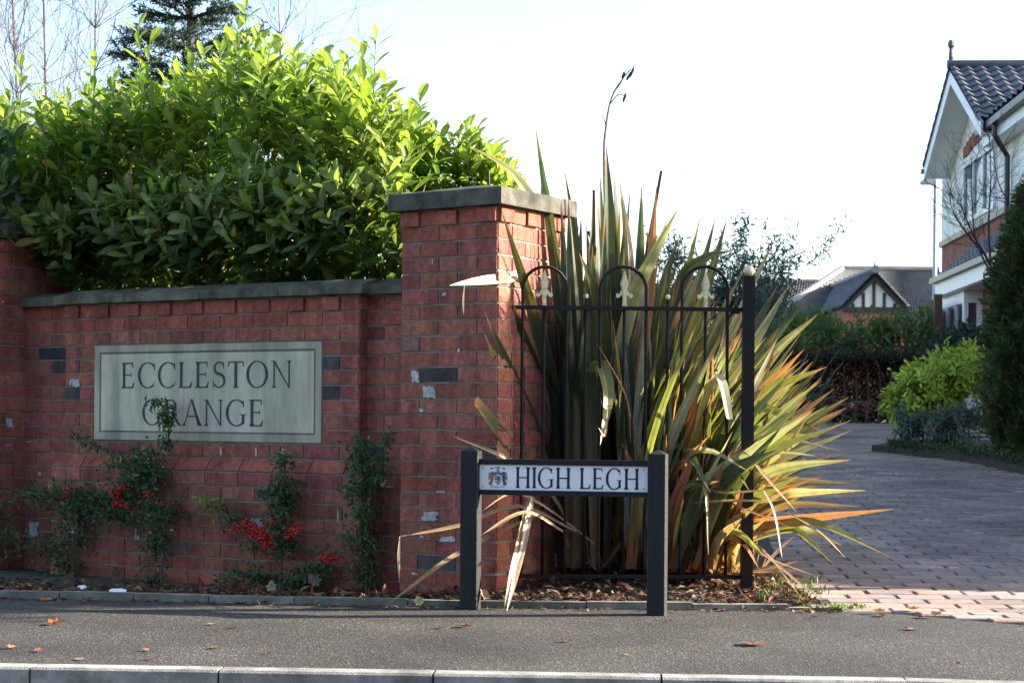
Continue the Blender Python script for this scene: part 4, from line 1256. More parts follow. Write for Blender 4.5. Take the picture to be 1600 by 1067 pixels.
# ------------------------------------------------------------------ climbers along the wall
def climber(label, stems, blobs, berries, base, yellow=()):
    t = thing('firethorn_shrub', label, 'shrub', tuple(base), 'firethorns trained on the name wall')
    s = MB(); lf_ = MB()
    def wp(px, py, off): return bay_pt(px, py, off)[0]
    for pts, r in stems:
        pp = catmull([wp(x, y_, o_) for x, y_, o_ in pts], 14)
        s.tube(pp, np.linspace(r, r * .35, 15), 5, (.085, .07, .05))
        n = 26
        idx = rng.integers(2, 15, n)
        c = pp[idx] + rng.normal(0, .012, (n, 3))
        leaf_batch(lf_, c, rand_unit(n) + np.array([nB[0], nB[1], .3]) * .7, rand_unit(n) + np.array([nB[0], nB[1], .8]), rng.uniform(.022, .038, n), .013, np.array([.03, .075, .022]) * rng.uniform(.7, 1.4, (n, 1)), 'small')
    for px, py, rx, ry, n in blobs:
        n = int(n * 1.5)
        ctr = wp(px, py, .11)
        k = 1 / F * ctr[1]
        a = rng.normal(0, .5, (n, 3)); 
        pos = ctr + np.outer(a[:, 0] * rx * k * 1.2, [-dB[0], -dB[1], 0]) + np.outer(a[:, 1] * ry * k, [0, 0, 1]) + np.outer(a[:, 2] * .07 + .02, [nB[0], nB[1], 0])
        col = np.array([.030, .078, .024]) * rng.uniform(.6, 1.5, (n, 1))
        if (px, py) in yellow: col = np.array([.22, .24, .05]) * rng.uniform(.8, 1.2, (n, 1))
        yl = rng.random(n) < .03; col[yl] = (.30, .22, .04)
        leaf_batch(lf_, pos, rand_unit(n) + np.array([nB[0], nB[1], .1]) * .5, rand_unit(n) + np.array([nB[0], nB[1], .9]), rng.uniform(.022, .042, n), rng.uniform(.010, .017, n), col, 'small')
        for _ in range(max(2, n // 40)):
            p0 = wp(px, py + ry * .3, .05); p1 = pos[rng.integers(0, n)]
            s.tube([p0, (p0 + p1) / 2 + rng.normal(0, .01, 3), p1], [.003, .002, .0015], 4, (.085, .07, .05), cap=False)
    s.build('stems', M_bark, t); lf_.build('foliage', M_leafy, t)
    if berries:
        for px, py, rx, ry, n in berries:
            b = MB()
            ctr = wp(px, py, .17); k = 1 / F * ctr[1]
            for _ in range(int(n * 1.25)):
                a = rng.normal(0, .5, 3)
                p = ctr + np.array([-dB[0], -dB[1], 0]) * a[0] * rx * k * 1.15 + up * a[1] * ry * k + nb3 * a[2] * .035
                r = rng.uniform(.0052, .0070)
                b.lathe(p - up * r, [(r * .4, .1 * r), (r * .9, .6 * r), (r, r), (r * .85, 1.55 * r), (r * .3, 1.95 * r)], 6)
            b.build('berry_cluster', M_berry, t, smooth=True)
    return t
def foot(px, py): q = bay_pt(px, py, .2)[0]; return (q[0], q[1], .06)
climber('spreading firethorn at the left end of the name wall with few red berries',
        [([(110, 915, .18), (118, 860, .16), (122, 800, .14), (100, 770, .12)], .008), ([(120, 800, .14), (70, 775, .15), (20, 765, .16), (-10, 760, .2)], .005), ([(122, 790, .14), (160, 775, .14), (195, 770, .15)], .005), ([(118, 850, .15), (80, 845, .18), (30, 835, .2), (-5, 830, .24)], .005)],
        [(100, 772, 46, 22, 150), (60, 775, 40, 18, 90), (128, 800, 34, 30, 150), (115, 835, 28, 30, 130), (75, 850, 36, 16, 80), (105, 885, 26, 26, 110), (150, 775, 36, 24, 110), (20, 840, 28, 26, 60), (8, 800, 20, 20, 30), (170, 800, 26, 26, 80), (100, 900, 14, 14, 40)],
        [(112, 765, 7, 6, 12), (102, 775, 6, 5, 9)], foot(110, 915))
climber('tall firethorn whose top shoot reaches across the carved plaque',
        [([(252, 918, .18), (254, 860, .15), (250, 800, .13), (232, 740, .12), (240, 700, .12)], .008), ([(240, 760, .14), (262, 690, .12), (262, 650, .09), (246, 624, .08)], .005), ([(215, 745, .13), (180, 715, .12), (140, 692, .1), (106, 675, .1)], .005), ([(232, 745, .14), (190, 760, .16), (175, 770, .17)], .005), ([(262, 690, .1), (270, 660, .1), (272, 645, .1)], .003)],
        [(228, 720, 34, 26, 190), (232, 745, 40, 20, 170), (205, 770, 40, 26, 140), (250, 800, 30, 32, 170), (246, 845, 22, 36, 130), (240, 905, 22, 18, 70), (262, 655, 10, 26, 60), (250, 630, 10, 8, 24), (268, 636, 8, 8, 20), (266, 692, 14, 8, 30), (150, 695, 26, 9, 30), (188, 720, 26, 14, 50), (275, 800, 18, 16, 40), (200, 805, 26, 18, 70), (130, 682, 12, 6, 14)],
        [(183, 772, 11, 9, 30), (193, 762, 10, 7, 22), (187, 788, 12, 6, 22), (234, 772, 8, 6, 12), (258, 788, 12, 5, 9)], foot(252, 918))
climber('berry laden firethorn below the right half of the plaque with a yellow tipped branch',
        [([(437, 925, .2), (440, 870, .16), (443, 800, .12), (446, 720, .1)], .009), ([(436, 880, .18), (405, 850, .18), (370, 820, .18), (322, 780, .18)], .006), ([(436, 900, .2), (470, 905, .18), (500, 880, .16), (520, 868, .16)], .004), ([(436, 895, .2), (390, 895, .2), (340, 900, .2)], .004), ([(440, 860, .16), (490, 855, .14), (530, 866, .12)], .003)],
        [(450, 720, 16, 14, 70), (447, 760, 22, 20, 110), (446, 790, 24, 28, 150), (440, 830, 24, 30, 110), (425, 770, 16, 10, 40), (450, 850, 20, 16, 60), (365, 810, 22, 14, 50), (335, 788, 14, 12, 60), (322, 780, 10, 6, 24), (390, 898, 44, 14, 70), (480, 902, 30, 20, 120), (410, 905, 22, 14, 50), (505, 885, 20, 12, 60), (460, 915, 22, 14, 80), (400, 852, 26, 10, 40), (355, 905, 12, 8, 14)],
        [(374, 826, 13, 12, 50), (392, 822, 14, 9, 40), (405, 835, 20, 12, 90), (418, 846, 14, 10, 50), (462, 828, 12, 9, 34), (450, 838, 7, 5, 12), (512, 872, 14, 8, 46), (428, 815, 8, 5, 8), (420, 856, 6, 5, 10)], foot(437, 925), yellow=((335, 788), (322, 780)))
climber('narrow upright firethorn in the corner between name wall and pillar',
        [([(572, 925, .16), (571, 860, .06), (567, 780, .02), (563, 690, .0)], .007), ([(567, 775, .03), (592, 740, .03), (604, 700, .02), (612, 672, .0)], .004), ([(571, 830, .04), (590, 770, .06), (598, 745, .06)], .003)],
        [(564, 700, 20, 14, 60), (566, 725, 20, 18, 80), (567, 760, 20, 22, 90), (570, 800, 20, 26, 90), (571, 850, 20, 28, 90), (572, 895, 20, 22, 70), (595, 715, 12, 16, 36), (608, 684, 8, 10, 22), (596, 740, 14, 14, 40), (550, 770, 10, 14, 24), (548, 840, 12, 10, 16)],
        [], foot(572, 925))
# pale plastic cup caught in that climber
q = bay_pt(598, 752, .02)[0]
m = MB(); m.lathe((q[0], q[1], q[2] - .028), [(.006, 0), (.013, .008), (.019, .03), (.021, .056), (.018, .057), (.015, .03), (.006, .01)], 14)
tag(m.build('plastic_cup', M_litter, smooth=True), 'small pale plastic cup caught on the wall beside the corner firethorn', 'cup')

# ------------------------------------------------------------------ fallen leaves and litter
def dry_leaf_mesh(size, col, curl):
    m = MB()
    pts = [(0, -.5), (.16, -.32), (.42, -.30), (.30, -.08), (.5, .12), (.26, .18), (.16, .42), (0, .55), (-.16, .42), (-.28, .16), (-.5, .1), (-.30, -.1), (-.4, -.32), (-.14, -.32)]
    V = [(0, 0, .0)] + [(x * size, y * size, curl * size * (abs(x) * 1.2 + y * y) + rng.uniform(0, .05) * size) for x, y in pts]
    n = len(pts)
    m.add(np.array(V), np.array([[0, 1 + i, 1 + (i + 1) % n] for i in range(n)]), col)
    return m
pave = [(85, 976, .10, 'o'), (20, 1013, .06, 'o'), (60, 1018, .05, 'r'), (125, 1031, .05, 't'), (332, 976, .05, 't'), (368, 981, .05, 't'), (338, 1013, .06, 't'), (232, 1017, .05, 'r'), (237, 1031, .04, 'r'), (420, 1022, .04, 'r'), (690, 982, .06, 'r'), (726, 980, .08, 'r'), (888, 1003, .05, 't'), (640, 986, .03, 't'), (1177, 1008, .13, 'r'), (1380, 963, .08, 'r'), (1270, 966, .05, 'r'), (1425, 984, .07, 'r'), (1344, 993, .04, 't'), (1230, 982, .03, 'r'), (1495, 1038, .03, 'r'), (1046, 971, .04, 'r'), (1437, 965, .04, 'r'), (70, 938, .07, 'o'), (505, 1008, .03, 't'), (980, 1024, .03, 't'), (1095, 1018, .03, 't')]
cmap = {'o': (.38, .12, .04), 'r': (.20, .075, .045), 't': (.26, .17, .10)}
lab = {(85, 976): 'largest bright orange dead leaf on the pavement at the left', (20, 1013): 'small bright orange dead leaf near the kerb at the left edge',
       (1177, 1008): 'wide brown dead leaf lying flat on the pavement below the drive mouth', (690, 982): 'left one of two rust brown leaves in front of the street sign', (726, 980): 'right one of two rust brown leaves in front of the street sign',
       (70, 938): 'orange dead leaf against the edging kerb at the left', (1380, 963): 'long brown dead leaf at the edge where pavement meets block paving'}
def ground_at(px, py, z=0.0):
    d = P(px, py, 1.0) - np.array([0, 0, CAMZ]); k = (z - CAMZ) / d[2]
    return np.array([0, 0, CAMZ]) + d * k
for px, py, s_, k in pave:
    q = ground_at(px, py)
    m = dry_leaf_mesh(s_, np.array(cmap[k]) * rng.uniform(.8, 1.2), rng.uniform(.05, .3))
    o = m.build('fallen_leaf', M_dry)
    o.location = (q[0], q[1], .004); o.rotation_euler = (rng.normal(0, .1), rng.normal(0, .1), rng.uniform(0, 6.28))
    o.scale = (1, .8, 1)
    tag(o, lab.get((px, py), {'r': 'small rust brown dead leaf on the grey pavement', 't': 'small pale tan dead leaf on the grey pavement', 'o': 'small orange dead leaf on the grey pavement'}[k]), 'leaf', 'dead leaves scattered on the pavement')
for px, py, z, s_, l in ((1425, 925, .09, .07, 'brown leaf in the sunlit strip of the block paving'), (1372, 935, .07, .07, 'tan leaf at the foot of the sunlit block paving left of the drive'), (1460, 955, .03, .08, 'curled brown leaf where sunlit pavers meet the asphalt')):
    q = ground_at(px, py, z)
    m = dry_leaf_mesh(s_, np.array((.36, .20, .12)), .4); o = m.build('fallen_leaf', M_dry)
    o.location = (q[0], q[1], surf(q[0], q[1]) + .006); o.rotation_euler = (.07, 0, rng.uniform(0, 6)); tag(o, l, 'leaf', 'dead leaves on the drive')
# leaf litter in the bed: uncountable
m = MB(); n = 3000
xs_ = rng.uniform(-3.2, 1.45, n); f_ = rng.random(n) ** 1.3
ys_ = np.array([edge_front(x) + .055 for x in xs_]) + f_ * np.where(xs_ < -.5, .55 + np.maximum(0, -xs_) * .1, .75)
keep = xs_ < 1.36 + np.maximum(0, 8.25 - ys_) * .3
xs_, ys_ = xs_[keep], ys_[keep]; n = len(xs_)
pz = np.array([bed_z(min(x, 1.0), y) * (1 if x < 1 else .4) + (g(y) if x > 1 else 0) for x, y in zip(xs_, ys_)]) + rng.uniform(.008, .034, n)
pal = np.array([(.12, .055, .03), (.16, .075, .04), (.08, .05, .035), (.22, .14, .08), (.055, .04, .03), (.13, .045, .025)])
leaf_batch(m, np.stack([xs_, ys_, pz], 1), rand_unit(n) * [1, 1, .35], rand_unit(n) * .6 + [0, 0, 1], rng.uniform(.025, .068, n), rng.uniform(.016, .034, n), pal[rng.integers(0, 6, n)] * rng.uniform(.7, 1.2, (n, 1)), 'small', fold=.5, curl=.3)
n = 260; xs_ = rng.uniform(-3.2, 1.5, n); ys_ = np.array([edge_front(x) for x in xs_]) - np.abs(rng.normal(0, .05, n))
leaf_batch(m, np.stack([xs_, ys_, np.full(n, .006)], 1), rand_unit(n) * [1, 1, .2], rand_unit(n) * .5 + [0, 0, 1], rng.uniform(.02, .06, n), rng.uniform(.012, .03, n), pal[rng.integers(0, 6, n)], 'small', fold=.5, curl=.3)
o = m.build('leaf_litter', M_dry); o['kind'] = 'stuff'
# a few bigger curled leaves standing in the bed
for px, py, s_, c, l in ((108, 908, .07, (.09, .045, .03), 'big dark curled leaf in the bed left of the tall firethorn'), (185, 903, .09, (.10, .05, .035), 'large brown curled leaf in the bed below the plaque'), (490, 912, .075, (.17, .14, .10), 'pale grey tan leaf in the bed by the berry laden firethorn'), (668, 918, .06, (.26, .26, .16), 'pale green yellow leaf standing at the foot of the pillar'), (756, 936, .07, (.34, .19, .11), 'brown curled leaf beside the left sign post'), (655, 945, .05, (.36, .30, .14), 'small yellowish leaf against the edging below the pillar'), (425, 922, .06, (.26, .23, .16), 'pale cream leaf lying under the berry laden firethorn')):
    q = ground_at(px, py, .045)
    m = dry_leaf_mesh(s_, np.array(c), .45); o = m.build('fallen_leaf', M_dry)
    o.location = (q[0], q[1], .06); o.rotation_euler = (rng.uniform(.6, 1.2), rng.normal(0, .3), rng.uniform(-.6, .6)); tag(o, l, 'leaf', 'curled leaves in the planting bed')
for px, py, w_, l in ((128, 918, .045, 'small bright white scrap of litter in the bed at the left'), (184, 923, .085, 'longer pale blue white scrap of litter under the tall firethorn')):
    q = ground_at(px, py, .04)
    m = MB(); m.prism([(-.5 * w_, 0), (-.3 * w_, -.012), (.35 * w_, -.014), (.5 * w_, .004), (.2 * w_, .016), (-.35 * w_, .014)], q, np.array([1.0, 0, 0]), np.array([0, .8, .6]), np.array([0, -.6, .8]), .003)
    tag(m.build('litter_scrap', M_litter), l, 'litter')
# weeds by the post
m = MB(); n = 150
bx = rng.uniform(1.15, 1.5, n); by = rng.uniform(7.95, 8.5, n)
leaf_batch(m, np.stack([bx, by, np.array([g(y) for y in by]) + .035], 1), rand_unit(n) * [.6, .6, .2] + [0, 0, .7], rand_unit(n), rng.uniform(.02, .06, n), rng.uniform(.004, .012, n), np.array([.07, .11, .035]) * rng.uniform(.6, 1.3, (n, 1)), 'small')
n = 60; bx = rng.normal(P(1315, 950, 7.9)[0], .05, n); by = rng.normal(7.88, .03, n)
leaf_batch(m, np.stack([bx, by, np.full(n, .01)], 1), rand_unit(n) * [.6, .6, .2] + [0, 0, .6], rand_unit(n), .03, .012, np.array([.11, .17, .035]) * rng.uniform(.7, 1.3, (n, 1)), 'small')
o = m.build('weeds', M_leafy); o['kind'] = 'stuff'

# ------------------------------------------------------------------ trees and shrubs
def branching(mb, p, d, ln, r, depth, nb, spread, col, droop=0.0, sides=4, tips=None, keep=.72, wig=.12, up_bias=.15):
    n = 5 if depth > 1 else 4
    pts = [np.array(p, float)]; dd = unit(d)
    for k in range(n):
        dd = unit(dd + rng.normal(0, wig, 3) + np.array([0, 0, up_bias * .3 - droop]))
        pts.append(pts[-1] + dd * ln / n)
    mb.tube(pts, np.linspace(r, r * .55, n + 1), sides, col, cap=False)
    if tips is not None and depth <= 1: tips.extend(pts[1:])
    if depth <= 0: return
    for k in range(nb):
        i = rng.integers(1, n + 1) if k else n
        a = pts[i]; base = unit(pts[i] - pts[i - 1])
        nd = unit(base + rand_unit(1)[0] * spread + np.array([0, 0, up_bias]))
        branching(mb, a, nd, ln * rng.uniform(keep - .15, keep + .1), r * (.62 if k else .7) * (1 - .1 * (n - i)), depth - 1, nb, spread, col, droop, max(3, sides - 1), tips, keep, wig, up_bias)

# bare birches behind the hedge
blabs = ['tall bare birch at the left edge above the hedge', 'bare birch with dense fine twigs left of the dark spruce', 'slender bare birch just left of the spruce top', 'thin bare birch right of the spruce above the hedge']
for i, (px, ytop, Y, lean, h) in enumerate(((10, -200, 19, .05, 6.5), (62, -250, 21, -.02, 7.0), (150, -150, 20, -.12, 6.5), (432, -60, 22, .03, 6.2))):
    b = P(px + 30, 400, Y); b[2] = g(Y) - .05
    t = thing('bare_birch', blabs[i], 'tree', tuple(b), 'leafless birches behind the hedge')
    m = MB(); tw = MB()
    c = (.13, .10, .10)
    top = P(px, ytop, Y)
    path = catmull([b, b * .6 + top * .4 + [lean, 0, 0], top], 16)
    m.tube(path, np.linspace(.032, .006, 17), 6, c)
    for k in range(16, 84):
        f_ = rng.uniform(.28, 1.0); pt = path[int(f_ * 16)]
        a = rng.uniform(0, 6.28); d = np.array([math.cos(a), math.sin(a), rng.uniform(.6, 1.6)])
        branching(tw, pt, d, rng.uniform(.6, 1.3) * (1.2 - f_ * .5), .006, 3, 3, .5, c, droop=.05, sides=3, wig=.16)
    m.build('trunk', M_bark, t); tw.build('twigs', M_bark, t)

def needle_branch(lf_, wd, p, d, ln, r, col, dens=90, nl=.03, drop=.0):
    pts = [np.array(p)]; dd = unit(d)
    for k in range(6):
        dd = unit(dd + rng.normal(0, .06, 3) + np.array([0, 0, -drop]))
        pts.append(pts[-1] + dd * ln / 6)
    pts = np.array(pts)
    wd.tube(pts, np.linspace(r, r * .3, 7), 4, (.06, .05, .04), cap=False)
    n = int(dens * ln)
    f_ = rng.uniform(0.05, 1, n) * 6; i = np.minimum(f_.astype(int), 5); fr = (f_ - i)[:, None]
    c = pts[i] * (1 - fr) + pts[i + 1] * fr
    D = rand_unit(n) + dd * .8
    leaf_batch(lf_, c, D, rand_unit(n), rng.uniform(nl * .7, nl * 1.3, n), nl * .22, col * rng.uniform(.7, 1.3, (n, 1)), 'quad', curl=0)
    return pts
# dark spruce
Y = 17.0; b = P(292, 400, Y); b[2] = g(Y) - .05
spruce = thing('spruce_tree', 'dark blue green spruce rising behind the laurel hedge', 'tree', tuple(b))
lf_, wd = MB(), MB()
top = P(300, -170, Y)
wd.tube([b, (b + top) / 2, top], [.09, .06, .015], 7, (.07, .055, .045))
H_ = top[2] - b[2]
scol = np.array([.030, .060, .055])
z = .9
while z < H_ - .05:
    fr = z / H_
    nb = 9
    for k in range(nb):
        a = k * 2 * math.pi / nb + z * 3 + rng.normal(0, .25)
        ln = (1 - fr) ** .8 * 1.75 * rng.uniform(.6, 1.1) + .12
        p0 = b + (top - b) * fr
        pts = needle_branch(lf_, wd, p0, [math.cos(a), math.sin(a), .28], ln, .014, scol, dens=200, nl=.05, drop=.02)
        for j in range(2, 6):
            for s_ in (-1, 1):
                dd = unit(pts[j] - pts[j - 1]); sd = np.cross(dd, [0, 0, 1.0]) * s_
                needle_branch(lf_, wd, pts[j], dd * .7 + sd * .8 + np.array([0, 0, rng.normal(.02, .12)]), ln * (.16 + .07 * (6 - j)) + .06, .006, scol, dens=230, nl=.05)
    z += rng.uniform(.20, .32)
wd.build('trunk', M_bark, spruce); lf_.build('crown', M_leafy, spruce)

def leafy_tree(name, label, cat, base, trunk_pts, crown, n_leaf, ll, lw, col, bark=(.07, .06, .05), group=None, kind='small', clump=26):
    """crown: ellipsoids (centre, radii); leaves gather in clumps on twigs through the volume"""
    t = thing(name, label, cat, tuple(base), group)
    wd, lf_ = MB(), MB()
    for pts, r in trunk_pts: wd.tube(catmull(pts, 10), np.linspace(r, r * .4, 11), 6, bark)
    per = max(1, n_leaf // (clump * len(crown)))
    for c, rad in crown:
        c, rad = np.array(c), np.array(rad)
        for _ in range(per):
            d = rand_unit(1)[0] * rng.uniform(.35, 1.05)
            q = c + d * rad
            p0 = np.array(trunk_pts[0][0][-1]) * .5 + c * .5 if trunk_pts else c
            if rng.random() < .35: wd.tube([p0, (p0 + q) / 2 + rng.normal(0, .05, 3) * rad, q], [.006, .004, .002], 3, bark, cap=False)
            k = clump
            pos = q + rng.normal(0, .14, (k, 3)) * rad.mean()
            D = rand_unit(k) + unit(d) * .8 + [0, 0, .15]
            N = rand_unit(k) * .6 + unit(d) * .5 + [0, 0, .7]
            leaf_batch(lf_, pos, D, N, rng.uniform(.7, 1.3, k) * ll, lw * rng.uniform(.8, 1.2, k), np.asarray(col) * rng.uniform(.65, 1.35) * rng.uniform(.8, 1.2, (k, 1)), kind)
    if wd.n: wd.build('branches', M_bark, t)
    lf_.build('foliage', M_leafy, t)
    return t
def gp(px, py, Y):
    q = P(px, py, Y); q[2] = g(Y); return q
# wispy grey green tree behind the flax
Y = 19.0; b = gp(1120, 600, Y)
t = thing('olive_tree', 'wispy blue green tree with fine leaves showing behind the flax clump', 'tree', tuple(b))
wd, lf_ = MB(), MB(); tips = []
for px in (960, 1010, 1060, 1110, 1160, 1200, 1230, 1180, 1090, 1140):
    top = P(px, rng.uniform(440, 520), Y + rng.normal(0, .3))
    d = top - b; ln = np.linalg.norm(d)
    wd.tube(catmull([b, b + d * .5 + [0, 0, .15], top], 8), np.linspace(.03, .008, 9), 5, (.10, .09, .08))
    for _ in range(6): branching(wd, b + d * rng.uniform(.55, 1.0), np.array([rng.normal(.1, .5), rng.normal(0, .5), rng.uniform(.5, 1.1)]), rng.uniform(.28, .5), .006, 2, 3, .6, (.10, .09, .08), sides=3, tips=tips)
tips = np.array(tips); 
k = np.repeat(np.arange(len(tips)), 3); pos = tips[k] + rng.normal(0, .04, (len(k), 3)); n = len(k)
leaf_batch(lf_, pos, rand_unit(n) + [0.2, 0, .35], rand_unit(n), rng.uniform(.06, .11, n), .018, np.array([.07, .11, .095]) * rng.uniform(.7, 1.3, (n, 1)), 'small')
wd.build('branches', M_bark, t); lf_.build('foliage', M_leafy, t)

# red berried clipped hedge at the back of the drive
Y = 26.2; b = gp(1330, 655, Y)
t = thing('clipped_hedge', 'dark clipped hedge dotted with red berries at the back of the drive', 'hedge', tuple(b))
lf_, be = MB(), MB()
x0, x1 = P(1205, 600, Y)[0], P(1470, 600, Y)[0]; ztop = P(1330, 552, Y)[2]; zb = g(Y)
n = 17000
pos = np.stack([rng.uniform(x0, x1, n), Y + rng.uniform(0, 1) + np.abs(rng.normal(0, .28, n)), zb + (ztop - zb) * rng.random(n) ** .8], 1)
pos[15000:, 2] = zb - .03 + .22 * rng.random(2000)
pos[:, 2] += .05 * np.sin(pos[:, 0] * 5) * (pos[:, 2] > zb + .3); pos[:, 1] += .08 * np.sin(pos[:, 0] * 3.1 + pos[:, 2] * 4)
topn = rng.random(n) < .2; pos[topn, 2] = ztop + rng.normal(0, .035, topn.sum()); pos[topn, 1] = Y + rng.uniform(0, 1.2, topn.sum())
col = np.array([.040, .048, .028]) * rng.uniform(.6, 1.4, (n, 1)); rd = rng.random(n) < .08; col[rd] = np.array([.11, .035, .025]) * rng.uniform(.7, 1.3, (rd.sum(), 1))
leaf_batch(lf_, pos, rand_unit(n), rand_unit(n) + [0, -.6, .5], rng.uniform(.05, .09, n), .03, col, 'quad')
lf_.build('foliage', M_leafy, t)
m = MB()
for i in range(14):
    x = x0 + (x1 - x0) * (i + .5) / 14; m.tube([[x, Y + .6, zb - .05], [x + .05, Y + .6, zb + .4], [x, Y + .55, ztop - .1]], [.03, .02, .008], 5, (.07, .06, .05))
m.build('stems', M_bark, t)
n = 150; px_ = rng.normal(P(1300, 560, Y)[0], .45, n); pz_ = zb + (ztop - zb) * np.clip(rng.normal(.68, .22, n), .1, 1)
for x, z_ in zip(px_, pz_):
    r = rng.uniform(.008, .014); be.lathe((x, Y - .05 - rng.random() * .1, z_), [(r * .4, 0), (r, r * .8), (r * .9, r * 1.4), (r * .3, r * 2)], 5, (.24, .03, .02))
be.build('berries', M_dry, t)

# laurel bush above it
Y = 27.8; b = gp(1340, 600, Y)
t = thing('laurel_bush', 'loose mid green laurel bush above the clipped hedge below the bungalow', 'bush', tuple(b))
lf_, st_ = MB(), MB()
n = 420; px_ = rng.uniform(1195, 1455, n); tp = np.interp(px_, [1195, 1240, 1290, 1330, 1390, 1430, 1455], [505, 500, 512, 522, 508, 505, 510])
py_ = tp + (570 - tp) * rng.random(n) ** 1.2 + 12
bs_ = np.array([P(a, c, Y + rng.normal(0, .4)) for a, c in zip(px_, py_)])
shoots(lf_, st_, bs_, rng.normal(0, .35, (n, 3)) + [0, -.2, 1], rng.uniform(.25, .5, n), 7, .17, .065, np.tile([.055, .105, .03], (n, 1)), young=(.09, .16, .04))
lf_.build('foliage', M_laurel, t); st_.build('stems', M_bark, t)

# dark spiky clump to the left of that hedge
Y = 21.0; b = gp(1215, 650, Y)
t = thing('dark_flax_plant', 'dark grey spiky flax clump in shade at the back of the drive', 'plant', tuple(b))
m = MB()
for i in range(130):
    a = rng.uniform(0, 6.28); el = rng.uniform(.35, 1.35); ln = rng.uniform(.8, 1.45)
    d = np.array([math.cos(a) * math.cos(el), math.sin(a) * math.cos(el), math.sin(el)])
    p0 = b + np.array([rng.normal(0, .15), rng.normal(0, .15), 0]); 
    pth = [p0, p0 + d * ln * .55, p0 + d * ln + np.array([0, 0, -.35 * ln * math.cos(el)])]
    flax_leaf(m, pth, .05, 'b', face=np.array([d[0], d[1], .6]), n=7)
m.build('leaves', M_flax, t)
leafy_tree('green_shrub', 'low light green shrub at the foot of the dark hedge left of the drive', 'shrub', gp(1235, 655, 22.5), [], [(P(1222, 632, 22.5), (.5, .3, .22)), (P(1258, 640, 22.6), (.25, .25, .14))], 2200, .06, .025, (.06, .10, .035))
# bright yellow green shrub on the island bed
Y = 17.3
leafy_tree('golden_shrub', 'bright yellow green rounded shrub on the island bed beside the conifer', 'shrub', gp(1460, 690, Y), [([gp(1470, 690, Y), P(1468, 640, Y), P(1465, 600, Y)], .02)],
           [(P(1450, 618, Y), (.33, .38, .24)), (P(1492, 580, Y), (.32, .38, .24)), (P(1412, 632, Y), (.20, .26, .14)), (P(1478, 600, Y - .2), (.42, .3, .26)), (P(1515, 570, Y), (.22, .28, .18)), (P(1438, 600, Y), (.2, .26, .14))], 7800, .075, .030, (.30, .36, .05), kind='oval')
leafy_tree('silver_shrub', 'low grey green shrub in front of the yellow green one', 'shrub', gp(1475, 700, 16.4), [], [(P(1462, 672, 16.4), (.26, .24, .17)), (P(1502, 665, 16.3), (.22, .24, .19)), (P(1428, 662, 16.6), (.18, .2, .15))], 3000, .055, .020, (.075, .105, .085))
leafy_tree('dark_shrub', 'dark evergreen shrub below the white bay window', 'shrub', gp(1490, 600, 20.5), [], [(P(1488, 545, 20.5), (.30, .4, .18)), (P(1525, 532, 20.5), (.32, .4, .20)), (P(1470, 560, 20.3), (.22, .4, .18)), (P(1545, 560, 20.4), (.3, .4, .5))], 4200, .075, .032, (.028, .05, .04))
# conifer at the right edge
Y = 15.0; b = gp(1640, 735, Y)
t = thing('conifer_bush', 'dense dark feathery conifer at the right edge of the drive', 'tree', tuple(b))
lf_, wd = MB(), MB()
wd.tube([b, b + [0, 0, 1.2], b + [0, 0, 2.5]], [.06, .04, .01], 6, (.08, .06, .04))
hh = 2.30
for i in range(2600):
    f_ = rng.random() ** .9; a = rng.uniform(0, 6.28)
    rad = .50 * (1 - f_) ** .45 * (.75 + .25 * min(1, f_ / .25)) * rng.uniform(.62, 1.06) * (1 + .16 * math.sin(a * 3 + f_ * 9) + .12 * math.sin(a * 7 - f_ * 17)) + .02
    q = b + np.array([math.cos(a) * rad, math.sin(a) * rad, .10 + f_ * hh])
    d = np.array([math.cos(a) * .7, math.sin(a) * .7, rng.uniform(.3, 1.0)])
    k = 24
    dd = unit(d)
    s_ = rng.random(k)
    pos = q + np.outer(s_ * .17, dd) + rng.normal(0, .018, (k, 3))
    c0 = np.array([.065, .095, .036]) if rng.random() > .16 else np.array([.085, .060, .030])
    leaf_batch(lf_, pos, rand_unit(k) * .7 + dd, rand_unit(k), rng.uniform(.05, .085, k), .020, c0 * rng.uniform(.6, 1.4) * rng.uniform(.8, 1.2, (k, 1)), 'quad')
wd.build('trunk', M_bark, t); lf_.build('foliage', M_leafy, t)
# bare small tree in front of the house
Y = 18.6; b = gp(1580, 690, Y)
t = thing('bare_tree', 'small bare dark tree with fine twigs in front of the white house', 'tree', tuple(b))
m = MB(); tw = MB(); c = (.045, .038, .034)
for pts in ([(1582, 690), (1575, 480), (1545, 410), (1522, 370), (1500, 320), (1478, 300)], [(1560, 450), (1530, 390), (1520, 340), (1518, 250)], [(1548, 415), (1545, 350), (1548, 280), (1546, 215)], [(1535, 395), (1500, 350), (1485, 320)], [(1575, 480), (1590, 380), (1582, 330), (1560, 285), (1550, 220)]):
    pp = catmull([P(x, y_, Y + rng.normal(0, .1)) for x, y_ in pts], 18)
    m.tube(pp, np.linspace(.022 if len(pts) > 5 else .013, .004, 19), 5, c)
    for k in range(16):
        i = rng.integers(7, 19); branching(tw, pp[i], np.array([rng.normal(-.1, .6), rng.normal(0, .5), rng.uniform(.1, 1)]), rng.uniform(.16, .36), .004, 2, 3, .6, c, sides=3)
m.build('trunk', M_bark, t); tw.build('twigs', M_bark, t)
